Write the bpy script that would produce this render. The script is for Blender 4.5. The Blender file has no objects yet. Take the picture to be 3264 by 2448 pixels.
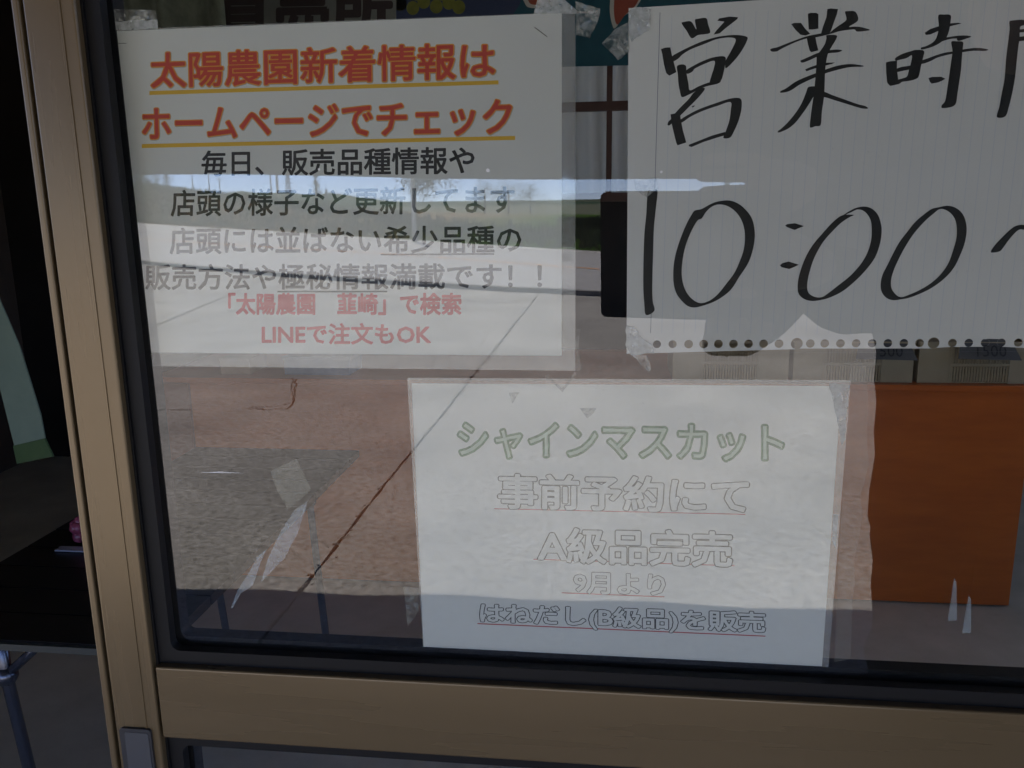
import bpy, math, random
from mathutils import Vector, Matrix
from mathutils.geometry import tessellate_polygon
random.seed(7)
S = bpy.context.scene
COL = S.collection
# ------------------------------------------------------------------ camera
D, H, F = 0.545, 1.35, 2645.0            # metres to the glass, eye height, focal length in px of a 3264 px picture
YAW, PIT, ROL = 0.12083, 0.21248, -0.014646
cy, sy, cp, sp = math.cos(YAW), math.sin(YAW), math.cos(PIT), math.sin(PIT)
FW = Vector((-sy*cp, cy*cp, -sp)); RT0 = Vector((cy, sy, 0)); UP0 = RT0.cross(FW)
RT = RT0*math.cos(ROL) + UP0*math.sin(ROL); UP = UP0*math.cos(ROL) - RT0*math.sin(ROL)
EYE = Vector((0, -D, H))
cd = bpy.data.cameras.new('camera'); cam = bpy.data.objects.new('camera', cd); COL.objects.link(cam)
m3 = Matrix((RT, UP, -FW)).transposed()
cam.matrix_world = Matrix.Translation(EYE) @ m3.to_4x4()
cd.sensor_width = 36; cd.lens = F/3264*36; cd.clip_start = 0.01; cd.clip_end = 20000
S.camera = cam
# ------------------------------------------------------------------ world, sun, exposure
SUN = Vector((-0.22, -0.60, 1.0)).normalized()
W = bpy.data.worlds.new('World'); S.world = W; W.use_nodes = True
nt = W.node_tree; bg = nt.nodes['Background']
sky = nt.nodes.new('ShaderNodeTexSky'); sky.sky_type = 'NISHITA'; sky.sun_disc = False
sky.sun_elevation = math.asin(SUN.z); sky.sun_rotation = math.atan2(SUN.x, SUN.y)
sky.air_density = 0.38; sky.dust_density = 0.0; sky.ozone_density = 1.0
tint = nt.nodes.new('ShaderNodeMix'); tint.data_type = 'RGBA'; tint.blend_type = 'MULTIPLY'; tint.inputs[0].default_value = 1
tint.inputs[7].default_value = (.98, .94, 1.08, 1); nt.links.new(sky.outputs[0], tint.inputs[6])
nt.links.new(tint.outputs[2], bg.inputs[0]); bg.inputs[1].default_value = 0.12
sl = bpy.data.lights.new('sun', 'SUN'); sl.energy = 4.3; sl.angle = math.radians(0.5); sl.color = (1, .915, .83)
so = bpy.data.objects.new('sun', sl); COL.objects.link(so)
so.rotation_euler = SUN.to_track_quat('Z', 'Y').to_euler(); so.location = (-4, -8, 12)
vs = S.view_settings; vs.view_transform = 'Standard'; vs.look = 'None'; vs.gamma = 1; vs.exposure = 1.92
S.display_settings.display_device = 'sRGB'
S.render.engine = 'CYCLES'
cyc = S.cycles; cyc.max_bounces = 10; cyc.transparent_max_bounces = 24; cyc.glossy_bounces = 4; cyc.diffuse_bounces = 5
cyc.caustics_reflective = False; cyc.caustics_refractive = False; cyc.use_denoising = True
cyc.sample_clamp_indirect = 6

# ------------------------------------------------------------------ surveying helpers
def ray(px, py):
    return (RT*((px-1632)/F) - UP*((py-1224)/F) + FW)
def at(px, py, Y):
    """the point on the vertical plane y = Y that the photograph shows at this pixel"""
    d = ray(px, py); t = (Y+D)/d.y
    return EYE + d*t
def gnd(px, py, z=0.0):
    """the point outdoors at height z whose mirror image in the glass shows at this pixel"""
    d = ray(px, py); t = (z-H)/d.z; p = EYE + d*t
    return Vector((p.x, -p.y, z))
def far(px, py, dist):
    """the outdoor point dist metres off whose mirror image shows at this pixel"""
    d = ray(px, py); t = dist/math.hypot(d.x, d.y); p = EYE + d*t
    return Vector((p.x, -p.y, p.z))

# ------------------------------------------------------------------ objects
def tag(o, label=None, cat=None, group=None, kind=None):
    if label: o['label'] = label
    if cat: o['category'] = cat
    if group: o['group'] = group
    if kind: o['kind'] = kind
    return o
def thing(name, label, cat, loc=(0, 0, 0), group=None):
    o = bpy.data.objects.new(name, None); COL.objects.link(o); o.location = loc
    o.empty_display_size = .05
    return tag(o, label, cat, group)
def link(name, me, m, parent=None):
    if m and not me.materials: me.materials.append(m)
    o = bpy.data.objects.new(name, me); COL.objects.link(o)
    if parent:
        o.parent = parent; o.matrix_parent_inverse = Matrix.Translation(-parent.location)
    return o
class MB:
    def __init__(s): s.v = []; s.f = []
    def face(s, pts):
        n = len(s.v); s.v += [tuple(p) for p in pts]; s.f.append(tuple(range(n, n+len(pts)))); return s
    def box(s, a, b, M=None):
        x0, y0, z0 = a; x1, y1, z1 = b; n = len(s.v)
        p = [(x0,y0,z0),(x1,y0,z0),(x1,y1,z0),(x0,y1,z0),(x0,y0,z1),(x1,y0,z1),(x1,y1,z1),(x0,y1,z1)]
        if M: p = [tuple(M @ Vector(q)) for q in p]
        s.v += p
        s.f += [tuple(n+i for i in q) for q in ((0,3,2,1),(4,5,6,7),(0,1,5,4),(1,2,6,5),(2,3,7,6),(3,0,4,7))]
        return s
    def prism(s, loop, y0, y1, holes=()):
        """flat shape in x,z (list of (x,z)) given thickness from y0 (front) to y1"""
        loops = [list(loop)] + [list(h) for h in holes]
        tri = tessellate_polygon([[Vector((x, z, 0)) for x, z in l] for l in loops])
        fl = [p for l in loops for p in l]; n = len(s.v); N = len(fl)
        s.v += [(x, y0, z) for x, z in fl] + [(x, y1, z) for x, z in fl]
        for t in tri:
            s.f.append(tuple(n+i for i in t)); s.f.append(tuple(n+N+i for i in reversed(t)))
        k = 0
        for l in loops:
            for i in range(len(l)):
                a, b = k+i, k+(i+1) % len(l); s.f.append((n+a, n+b, n+N+b, n+N+a))
            k += len(l)
        return s
    def flat(s, loop3):
        """filled flat polygon from 3-D points lying on one plane"""
        tri = tessellate_polygon([[Vector(p) for p in loop3]]); n = len(s.v); s.v += [tuple(p) for p in loop3]
        s.f += [tuple(n+i for i in t) for t in tri]; return s
    def tube(s, pts, r, seg=10, cap=True):
        pts = [Vector(p) for p in pts]; n0 = len(s.v)
        for i, p in enumerate(pts):
            t = (pts[min(i+1, len(pts)-1)] - pts[max(i-1, 0)]).normalized()
            a = t.orthogonal().normalized() if abs(t.z) > .9 else t.cross(Vector((0, 0, 1))).normalized()
            b = t.cross(a); rr = r[i] if isinstance(r, (list, tuple)) else r
            for k in range(seg):
                q = p + (a*math.cos(2*math.pi*k/seg) + b*math.sin(2*math.pi*k/seg))*rr; s.v.append(tuple(q))
        for i in range(len(pts)-1):
            for k in range(seg):
                a = n0+i*seg+k; b = n0+i*seg+(k+1) % seg; s.f.append((a, b, b+seg, a+seg))
        if cap:
            s.f.append(tuple(n0+k for k in reversed(range(seg)))); s.f.append(tuple(n0+(len(pts)-1)*seg+k for k in range(seg)))
        return s
    def ball(s, c, r, nu=10, nv=7, sc=(1, 1, 1)):
        n = len(s.v); c = Vector(c)
        for j in range(nv+1):
            th = math.pi*j/nv
            for i in range(nu):
                ph = 2*math.pi*i/nu
                s.v.append((c.x+r*sc[0]*math.sin(th)*math.cos(ph), c.y+r*sc[1]*math.sin(th)*math.sin(ph), c.z+r*sc[2]*math.cos(th)))
        for j in range(nv):
            for i in range(nu):
                a = n+j*nu+i; b = n+j*nu+(i+1) % nu; s.f.append((a, a+nu, b+nu, b))
        return s
    def mesh(s, name, smooth=False):
        me = bpy.data.meshes.new(name); me.from_pydata(s.v, [], s.f); me.update()
        if smooth: me.polygons.foreach_set('use_smooth', [True]*len(me.polygons))
        return me
    def build(s, name, m, parent=None, smooth=False, bevel=0):
        o = link(name, s.mesh(name, smooth), m, parent)
        if bevel:
            b = o.modifiers.new('bevel', 'BEVEL'); b.width = bevel; b.segments = 3; b.limit_method = 'ANGLE'
        return o
def smooth_loop(pts, k=4):
    """closed Catmull-Rom through the points"""
    n = len(pts); out = []
    for i in range(n):
        p0, p1, p2, p3 = (Vector(pts[(i+j-1) % n]) for j in range(4))
        for q in range(k):
            t = q/k
            out.append(.5*((2*p1)+(p2-p0)*t+(2*p0-5*p1+4*p2-p3)*t*t+(3*p1-p0-3*p2+p3)*t**3))
    return [tuple(p) for p in out]
def circle(cx, cz, r, n=14, j=0):
    return [(cx+r*math.cos(2*math.pi*i/n), cz+r*math.sin(2*math.pi*i/n)) for i in range(n)]

# ------------------------------------------------------------------ materials
def mat(name, col, rough=.6, metal=0, spec=.5, coat=0):
    m = bpy.data.materials.new(name); m.use_nodes = True; b = m.node_tree.nodes['Principled BSDF']
    b.inputs['Base Color'].default_value = (*col, 1); b.inputs['Roughness'].default_value = rough
    b.inputs['Metallic'].default_value = metal; b.inputs['Specular IOR Level'].default_value = spec
    if coat: b.inputs['Coat Weight'].default_value = coat
    return m
def ND(m, t, **kw):
    n = m.node_tree.nodes.new(t)
    for k, v in kw.items():
        if k in n.inputs.keys(): n.inputs[k].default_value = v
        else: setattr(n, k, v)
    return n
def LK(m, a, b): m.node_tree.links.new(a, b)
def coords(m, scale=(1, 1, 1), rot=(0, 0, 0)):
    g = ND(m, 'ShaderNodeNewGeometry'); mp = ND(m, 'ShaderNodeMapping'); mp.inputs['Scale'].default_value = scale
    mp.inputs['Rotation'].default_value = rot
    LK(m, g.outputs['Position'], mp.inputs['Vector']); return mp.outputs[0]
def ramp(m, fac, stops):
    r = ND(m, 'ShaderNodeValToRGB'); e = r.color_ramp.elements
    while len(e) < len(stops): e.new(.5)
    for i, (p, c) in enumerate(stops):
        e[i].position = p; e[i].color = (*c, 1) if len(c) == 3 else c
    LK(m, fac, r.inputs[0]); return r.outputs[0]
def noisy(name, stops, scale=5, detail=6, rough=.7, spec=.4, bump=0, bscale=None, stretch=(1, 1, 1), metal=0, dist=.02):
    """base colour from a noise ramp, with optional fine relief"""
    m = mat(name, (.5, .5, .5), rough, metal, spec); b = m.node_tree.nodes['Principled BSDF']
    v = coords(m, stretch); n = ND(m, 'ShaderNodeTexNoise', Scale=scale, Detail=detail, Roughness=.65); LK(m, v, n.inputs['Vector'])
    LK(m, ramp(m, n.outputs[0], stops), b.inputs['Base Color'])
    if bump:
        n2 = ND(m, 'ShaderNodeTexNoise', Scale=bscale or scale*6, Detail=8, Roughness=.7); LK(m, v, n2.inputs['Vector'])
        bp = ND(m, 'ShaderNodeBump', Strength=bump, Distance=dist); LK(m, n2.outputs[0], bp.inputs['Height']); LK(m, bp.outputs[0], b.inputs['Normal'])
    return m
def sheet_mat(name, col, opac, gloss=0.0, grough=.05, scale=60, lo=.3, hi=.8, alow=None, crinkle=0, rough_tr=False):
    """thin see-through film: part clear, part milky, with a little surface reflection"""
    m = bpy.data.materials.new(name); m.use_nodes = True; t = m.node_tree; t.nodes.clear()
    out = ND(m, 'ShaderNodeOutputMaterial'); tr = ND(m, 'ShaderNodeBsdfTransparent'); df = ND(m, 'ShaderNodeBsdfDiffuse')
    df.inputs[0].default_value = (*col, 1); mx = ND(m, 'ShaderNodeMixShader')
    v = coords(m); n = ND(m, 'ShaderNodeTexNoise', Scale=scale, Detail=5, Roughness=.6); LK(m, v, n.inputs['Vector'])
    mr = ND(m, 'ShaderNodeMapRange'); mr.inputs[1].default_value = lo; mr.inputs[2].default_value = hi
    mr.inputs[3].default_value = opac if alow is None else alow; mr.inputs[4].default_value = opac
    LK(m, n.outputs[0], mr.inputs[0]); LK(m, mr.outputs[0], mx.inputs[0]); LK(m, tr.outputs[0], mx.inputs[1]); LK(m, df.outputs[0], mx.inputs[2])
    last = mx.outputs[0]
    if gloss:
        gl = ND(m, 'ShaderNodeBsdfGlossy', Roughness=grough); mg = ND(m, 'ShaderNodeMixShader'); mg.inputs[0].default_value = gloss
        LK(m, last, mg.inputs[1]); LK(m, gl.outputs[0], mg.inputs[2]); last = mg.outputs[0]
        if crinkle:
            c = ND(m, 'ShaderNodeTexNoise', Scale=scale*.7, Detail=2); LK(m, v, c.inputs['Vector'])
            bp = ND(m, 'ShaderNodeBump', Strength=crinkle, Distance=.01); LK(m, c.outputs[0], bp.inputs['Height']); LK(m, bp.outputs[0], gl.inputs['Normal'])
    LK(m, last, out.inputs[0]); return m
def glass_mat(name, R=2.1):
    m = bpy.data.materials.new(name); m.use_nodes = True; t = m.node_tree; t.nodes.clear()
    out = ND(m, 'ShaderNodeOutputMaterial'); tr = ND(m, 'ShaderNodeBsdfTransparent'); tr.inputs[0].default_value = (.95, .965, .955, 1)
    gl = ND(m, 'ShaderNodeBsdfGlossy', Roughness=0.0); fr = ND(m, 'ShaderNodeFresnel', IOR=1.5)
    g = ND(m, 'ShaderNodeNewGeometry'); inv = ND(m, 'ShaderNodeMath', operation='SUBTRACT'); inv.inputs[0].default_value = 1
    LK(m, g.outputs['Backfacing'], inv.inputs[1])
    a = ND(m, 'ShaderNodeMath', operation='MULTIPLY'); a.inputs[1].default_value = R; a.use_clamp = True; LK(m, fr.outputs[0], a.inputs[0])
    b = ND(m, 'ShaderNodeMath', operation='MULTIPLY'); LK(m, a.outputs[0], b.inputs[0]); LK(m, inv.outputs[0], b.inputs[1])
    mx = ND(m, 'ShaderNodeMixShader'); LK(m, b.outputs[0], mx.inputs[0]); LK(m, tr.outputs[0], mx.inputs[1]); LK(m, gl.outputs[0], mx.inputs[2])
    # dust and dried water marks: a very thin diffuse film, denser towards the lower rail
    v = coords(m, (1, 1, .35)); n = ND(m, 'ShaderNodeTexNoise', Scale=9, Detail=9, Roughness=.75); LK(m, v, n.inputs['Vector'])
    vo = ND(m, 'ShaderNodeTexVoronoi', Scale=260); LK(m, coords(m), vo.inputs['Vector'])
    sp_ = ND(m, 'ShaderNodeMapRange'); sp_.inputs[1].default_value = .16; sp_.inputs[2].default_value = .05; sp_.inputs[3].default_value = 0; sp_.inputs[4].default_value = .12
    LK(m, vo.outputs['Distance'], sp_.inputs[0])
    n3 = ND(m, 'ShaderNodeTexNoise', Scale=30, Detail=3); LK(m, coords(m), n3.inputs['Vector'])
    gate = ND(m, 'ShaderNodeMath', operation='GREATER_THAN'); gate.inputs[1].default_value = .62; LK(m, n3.outputs[0], gate.inputs[0])
    spk = ND(m, 'ShaderNodeMath', operation='MULTIPLY'); LK(m, sp_.outputs[0], spk.inputs[0]); LK(m, gate.outputs[0], spk.inputs[1])
    mr = ND(m, 'ShaderNodeMapRange'); mr.inputs[1].default_value = .35; mr.inputs[2].default_value = .75; mr.inputs[3].default_value = .002; mr.inputs[4].default_value = .013
    LK(m, n.outputs[0], mr.inputs[0]); ad = ND(m, 'ShaderNodeMath', operation='ADD'); LK(m, mr.outputs[0], ad.inputs[0]); LK(m, spk.outputs[0], ad.inputs[1])
    du = ND(m, 'ShaderNodeMath', operation='MULTIPLY'); LK(m, ad.outputs[0], du.inputs[0]); LK(m, inv.outputs[0], du.inputs[1])
    df = ND(m, 'ShaderNodeBsdfDiffuse'); df.inputs[0].default_value = (.5, .49, .46, 1)
    m2 = ND(m, 'ShaderNodeMixShader'); LK(m, du.outputs[0], m2.inputs[0]); LK(m, mx.outputs[0], m2.inputs[1]); LK(m, df.outputs[0], m2.inputs[2])
    LK(m, m2.outputs[0], out.inputs[0]); return m

def alu(name='champagne_anodised_aluminium', st=(1, 1, 1)):
    m = mat(name, (.16, .125, .085), .3, .32, .5); b = m.node_tree.nodes['Principled BSDF']
    v = coords(m, st); n = ND(m, 'ShaderNodeTexNoise', Scale=26, Detail=7); LK(m, v, n.inputs['Vector'])
    LK(m, ramp(m, n.outputs[0], [(.25, (.158, .111, .056)), (.5, (.163, .115, .059)), (.72, (.169, .120, .063))]), b.inputs['Base Color'])
    r = ND(m, 'ShaderNodeMapRange'); r.inputs[3].default_value = .17; r.inputs[4].default_value = .40; LK(m, n.outputs[0], r.inputs[0]); LK(m, r.outputs[0], b.inputs['Roughness'])
    return m
ALU = alu(st=(1, 1, .06)); ALUH = alu('champagne_aluminium_rail', (.06, 1, 1))
RUB = noisy_rub = mat('black_rubber', (.007, .007, .008), .5, 0, .22)
GLASS = glass_mat('window_glass')
def paper_mat(name, col, mott=.04):
    return noisy(name, [(.3, tuple(c*(1-mott) for c in col)), (.7, col)], scale=14, detail=5, rough=.75, spec=.2)
PAPER = paper_mat('white_copy_paper', (.80, .80, .77))
PAPER2 = paper_mat('white_ruled_paper', (.74, .73, .71))
FILM = sheet_mat('laminating_film', (.75, .75, .75), .03, gloss=.075, grough=.015, scale=12, crinkle=.012)
FILMB = sheet_mat('laminating_film_border', (.62, .61, .60), .30, gloss=.06, grough=.05, scale=40, alow=.2, crinkle=.03)
TAPE = sheet_mat('clear_sticky_tape', (.66, .66, .64), .26, gloss=.05, grough=.16, scale=130, lo=.40, hi=.66, alow=.02, crinkle=.7)
TAPEM = sheet_mat('milky_sticky_tape', (.75, .76, .76), .55, gloss=.06, grough=.2, scale=160, lo=.35, hi=.6, alow=.25, crinkle=1)
GLUE = sheet_mat('glue_residue', (.5, .5, .46), .22, scale=200, lo=.35, hi=.6, alow=.03)
STREAK = sheet_mat('tape_and_reflection_film', (.55, .60, .66), .33, scale=60, alow=.22)  # also colours the two painted slivers of reflected paving
PALE = sheet_mat('translucent_tape_square', (.5, .48, .40), .22, scale=60, alow=.13)
RED = mat('red_print', (.62, .055, .03), .7); ORA = mat('orange_print', (.80, .33, .03), .7); YEL = mat('yellow_print', (.80, .48, .03), .7)
BLK = mat('black_print', (.02, .02, .022), .7); PNK = mat('crimson_print', (.60, .05, .07), .7); GRN = mat('green_print', (.03, .15, .05), .7)
DGR = mat('dark_grey_print', (.04, .04, .04), .7); UNDR = mat('thin_red_print', (.50, .08, .08), .7); SHD = mat('pale_grey_print', (.45, .45, .43), .7)
INK = mat('black_marker_ink', (.006, .006, .007), .55)
RULE = mat('pale_blue_rule', (.58, .61, .67), .8)

# ================================================================== STRUCTURE
def concrete():
    m = mat('worn_gritty_concrete', (.4, .38, .36), .85, 0, .3); b = m.node_tree.nodes['Principled BSDF']
    v = coords(m)
    n1 = ND(m, 'ShaderNodeTexNoise', Scale=1.1, Detail=6, Roughness=.6); LK(m, v, n1.inputs['Vector'])
    n2 = ND(m, 'ShaderNodeTexNoise', Scale=30, Detail=9, Roughness=.8); LK(m, v, n2.inputs['Vector'])
    c1 = ramp(m, n1.outputs[0], [(.3, (.30, .295, .28)), (.7, (.50, .49, .465))])
    c2 = ramp(m, n2.outputs[0], [(.34, (.35, .33, .30)), (.50, (.90, .89, .87)), (.64, (1.35, 1.35, 1.35))])
    mu = ND(m, 'ShaderNodeMix', data_type='RGBA', blend_type='MULTIPLY'); mu.inputs[0].default_value = 1
    LK(m, c1, mu.inputs[6]); LK(m, c2, mu.inputs[7])
    vo = ND(m, 'ShaderNodeTexVoronoi', Scale=70); LK(m, v, vo.inputs['Vector'])
    st = ramp(m, vo.outputs['Distance'], [(.08, (1, 1, 1)), (.2, (0, 0, 0))])
    wn = ND(m, 'ShaderNodeTexWhiteNoise'); LK(m, vo.outputs['Position'], wn.inputs['Vector'])
    pick = ramp(m, wn.outputs[0], [(.80, (0, 0, 0)), (.83, (1, 1, 1))])
    gm = ND(m, 'ShaderNodeMath', operation='MULTIPLY'); LK(m, st, gm.inputs[0]); LK(m, pick, gm.inputs[1])
    mx = ND(m, 'ShaderNodeMix', data_type='RGBA'); LK(m, gm.outputs[0], mx.inputs[0]); LK(m, mu.outputs[2], mx.inputs[6]); mx.inputs[7].default_value = (.78, .76, .72, 1)
    LK(m, mx.outputs[2], b.inputs['Base Color'])
    ad = ND(m, 'ShaderNodeMath', operation='ADD'); LK(m, n2.outputs[0], ad.inputs[0]); LK(m, gm.outputs[0], ad.inputs[1])
    bp = ND(m, 'ShaderNodeBump', Strength=.8, Distance=.006); LK(m, ad.outputs[0], bp.inputs['Height']); LK(m, bp.outputs[0], b.inputs['Normal'])
    return m
CONC = concrete()
EARTH = noisy('dark_joint_earth', [(.3, (.045, .03, .02)), (.7, (.10, .07, .045))], 30, 6, .9, .2)
ASPH = noisy('pale_worn_asphalt', [(.3, (.33, .33, .33)), (.7, (.45, .45, .44))], 3, 8, .62, .5, bump=.3, bscale=60, dist=.004)
SOIL = noisy('field_soil', [(.3, (.05, .065, .025)), (.7, (.10, .12, .05))], .5, 6, .9)

# ground to the horizon (everything else stands a little above it)
tag(MB().face([(-9000, -9000, -.06), (9000, -9000, -.06), (9000, 9000, -.06), (-9000, 9000, -.06)]).build('ground', SOIL), kind='structure')
def lerp(a, b, t): return a + (b-a)*t
near = [(-60, -80), (-30, -37.5), (-13.2, -20.87), (-6.81, -15.95), (-3.28, -13.62), (-.19, -12.04), (4, -10.2), (9, -8.6), (16, -7.4), (40, -6)]
mid = [(-70, -97), (-46, -66), (-26.1, -41.71), (-16, -32.2), (-6.89, -24.02), (-.25, -17.52), (4, -14), (9, -11.9), (16, -10.4), (40, -9)]
farr = [(-100, -148), (-65.1, -104.6), (-38, -70.5), (-22, -51), (-11.1, -37.4), (-.5, -24.62), (5, -19), (10, -16), (17, -14), (41, -12)]
def resample(pl, n):
    L = [0]
    for a, b in zip(pl, pl[1:]): L.append(L[-1]+math.dist(a, b))
    out = []
    for i in range(n):
        s = L[-1]*i/(n-1); k = 0
        while k < len(L)-2 and L[k+1] < s: k += 1
        t = (s-L[k])/(L[k+1]-L[k]); out.append((lerp(pl[k][0], pl[k+1][0], t), lerp(pl[k][1], pl[k+1][1], t)))
    return out
def strip(A, B, z, z2=None):
    mb = MB(); z2 = z if z2 is None else z2
    for i in range(len(A)-1):
        mb.face([(*A[i], z), (*B[i], z2), (*B[i+1], z2), (*A[i+1], z)])
    return mb
nr = near; fr = farr
tag(strip(fr, nr, -.03).build('road', ASPH), kind='structure')
def offs(pl, d):
    out = []
    for i, p in enumerate(pl):
        a = Vector(pl[max(i-1, 0)]); b = Vector(pl[min(i+1, len(pl)-1)]); t = (b-a).normalized(); n = Vector((-t.y, t.x))
        out.append((p[0]+n.x*d, p[1]+n.y*d))
    return out
WLINE = noisy('worn_white_road_paint', [(.35, (.55, .55, .53)), (.6, (.85, .85, .83))], 8, 6, .6)
OLINE = noisy('worn_orange_road_paint', [(.35, (.52, .33, .22)), (.6, (.80, .38, .13))], 6, 6, .6)
tag(strip(offs(near, -.38), offs(near, -.24), -.024).build('road_edge_line', WLINE), kind='structure')
tag(strip(offs(mid, -.09), offs(mid, .07), -.024).build('road_centre_line', OLINE), kind='structure')
tag(strip(offs(farr, .5), offs(farr, .66), -.024).build('road_far_line', WLINE), kind='structure')
# short thin white strips beside the centre line
for i, (a, b) in enumerate([((506, 747), (590, 751)), ((590, 765), (665, 770)), ((830, 762), (900, 765)), ((942, 780), (1023, 790)), ((1230, 809), (1385, 818))]):
    p, q = gnd(*a), gnd(*b); d = (q-p).normalized(); n = Vector((-d.y, d.x, 0))*.05; zz = Vector((0, 0, -.018))
    tag(MB().face([p-n+zz, q-n+zz, q+n+zz, p+n+zz]).build('white_dash', WLINE), kind='structure')
# kerb: single stones 0.6 m long by the forecourt
BOUNCE = noisy('bounce_gravel', [(.3, (.30, .28, .25)), (.7, (.46, .43, .39))], 30, 7, .9, .2)
tag(MB().face([(3.4, -.5, -.03), (24, -.5, -.03), (24, 14, -.03), (3.4, 14, -.03)]).build('added_bounce_ground', BOUNCE), kind='structure')  # unseen pale ground, added to bounce sunlight into the shop
KERB = noisy('kerb_concrete', [(.3, (.16, .155, .15)), (.7, (.30, .29, .28))], 4, 6, .85, .3, bump=.4, bscale=50, dist=.004)
kr = bpy.data.objects.new('kerb', None); COL.objects.link(kr); tag(kr, kind='structure')
kp = resample(near[2:8], 48)
for (a, b) in zip(kp, kp[1:]):
    a = Vector((*a, 0)); b = Vector((*b, 0)); t = (b-a).normalized(); n = Vector((-t.y, t.x, 0))
    if n.y < 0: n = -n
    mb = MB(); M = Matrix((t, n, Vector((0, 0, 1)))).transposed().to_4x4(); M.translation = a
    mb.box((.006, .0, -.05), ((b-a).length-.006, .15, .075+random.uniform(-.004, .004)), M)
    mb.build('kerb_stone', KERB, kr)
# concrete forecourt: slabs cast with a joint running straight out from the door
fc = bpy.data.objects.new('forecourt', None); COL.objects.link(fc); tag(fc, kind='structure')
def wob(y, s): return .004*math.sin(y*2.3) + .0022*math.sin(y*17+s) + .002*math.sin(y*41+s*3) + .0016*math.sin(y*97+s)
def slab(xa, xb, left_w, right_w):
    ys = [0.0 - i*.05 for i in range(0, 245)]
    L, R_ = [], []
    for y in ys:
        lim = y
        L.append((xa + (wob(y, 1) if left_w else 0), lim)); R_.append((xb + (wob(y, 2.3) if right_w else 0), lim))
    mb = MB(); n = len(ys)
    mb.v += [(x, y, 0) for x, y in L] + [(x, y, 0) for x, y in R_] + [(x, y, -.04) for x, y in L] + [(x, y, -.04) for x, y in R_]
    for i in range(n-1):
        mb.f.append((i, i+1, n+i+1, n+i)); mb.f.append((i, 2*n+i, 2*n+i+1, i+1)); mb.f.append((n+i, n+i+1, 3*n+i+1, 3*n+i))
    return mb
def edge_y(x):
    for (a, b) in zip(near, near[1:]):
        if a[0] <= x <= b[0]: return lerp(a[1], b[1], (x-a[0])/(b[0]-a[0]))+.15
    return -6
def fslab(xa, xb):
    # slab whose far end follows the kerb
    nx = max(2, int((xb-xa)/.5)); mb = MB(); top = []
    xs = [lerp(xa, xb, i/nx) for i in range(nx+1)]
    ny = 120
    for j in range(ny+1):
        for i, x in enumerate(xs):
            y = lerp(-.02, edge_y(x), j/ny); xx = x
            if i == 0 and xa > -30: xx += wob(y, xa)
            if i == nx and xb < 20: xx += wob(y, xb*2)
            mb.v.append((xx, y, 0))
    w = nx+1
    for j in range(ny):
        for i in range(nx):
            a = j*w+i; mb.f.append((a, a+w, a+w+1, a+1))
    n = len(mb.v)
    for j in range(ny+1):
        for i in (0, nx):
            x, y, _ = mb.v[j*w+i]; mb.v.append((x, y, -.05))
    for j in range(ny):
        a = j*w; c = n+2*j
        mb.f.append((a, c, c+2, a+w)); mb.f.append((a+nx, a+nx+w, c+3, c+1))
    return mb
for xa, xb in ((-34, -9.1), (-9.09, -5.1), (-5.09, -1.112), (-1.098, 2.9), (2.91, 7), (7.01, 22)):
    fslab(xa, xb).build('slab', CONC, fc)
tag(MB().face([(-34, -40, -.045), (22, -40, -.045), (22, 0, -.045), (-34, 0, -.045)]).build('joint_bed', EARTH), kind='structure')
mb = MB()
for k in range(420):
    y = -random.uniform(.9, 9.5); x = -1.105+.004*math.sin(y*2.3)+random.choice((-1, 1))*random.uniform(.004, .045)**1.0*random.random(); q = random.uniform(.0025, .008)
    mb.ball((x, y, q*.5), q, 6, 4, (1, random.uniform(.6, 1.2), .6))
tag(mb.build('joint_grit', noisy('pale_grit', [(.3, (.40, .36, .30)), (.7, (.66, .62, .55))], 40, 3, .9)), 'pale grit and crumbs along the paving joint', 'grit', kind='stuff')
def crack(pts, w, name='crack'):
    P = []
    for a, b in zip(pts, pts[1:]):
        a = Vector(a); b = Vector(b); n = max(2, int((b-a).length/.04))
        for i in range(n): P.append(a.lerp(b, i/n) + Vector((random.uniform(-.01, .01), random.uniform(-.01, .01), 0)))
    P.append(Vector(pts[-1])); mb = MB()
    for a, b in zip(P, P[1:]):
        t = (b-a).normalized(); n = Vector((-t.y, t.x, 0)); wa = w*random.uniform(.4, 1.2)
        mb.face([a-n*wa+Vector((0, 0, .004)), b-n*wa+Vector((0, 0, .004)), b+n*wa+Vector((0, 0, .004)), a+n*wa+Vector((0, 0, .004))])
    return mb.build(name, EARTH, fc)
crack([gnd(396, 1034), gnd(507, 1034), gnd(721, 944), gnd(845, 890)], .012)
crack([gnd(1110, 936), gnd(1345, 955), gnd(1490, 960), gnd(1650, 967)], .012)
crack([gnd(450, 1313), gnd(520, 1308), gnd(610, 1306)], .004)
crack([gnd(785, 1304), gnd(860, 1306), gnd(915, 1303), gnd(936, 1290), gnd(940, 1250), gnd(945, 1210)], .005)
crack([gnd(800, 1298), gnd(870, 1297), gnd(935, 1284), gnd(930, 1240), gnd(934, 1205)], .003)

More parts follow.
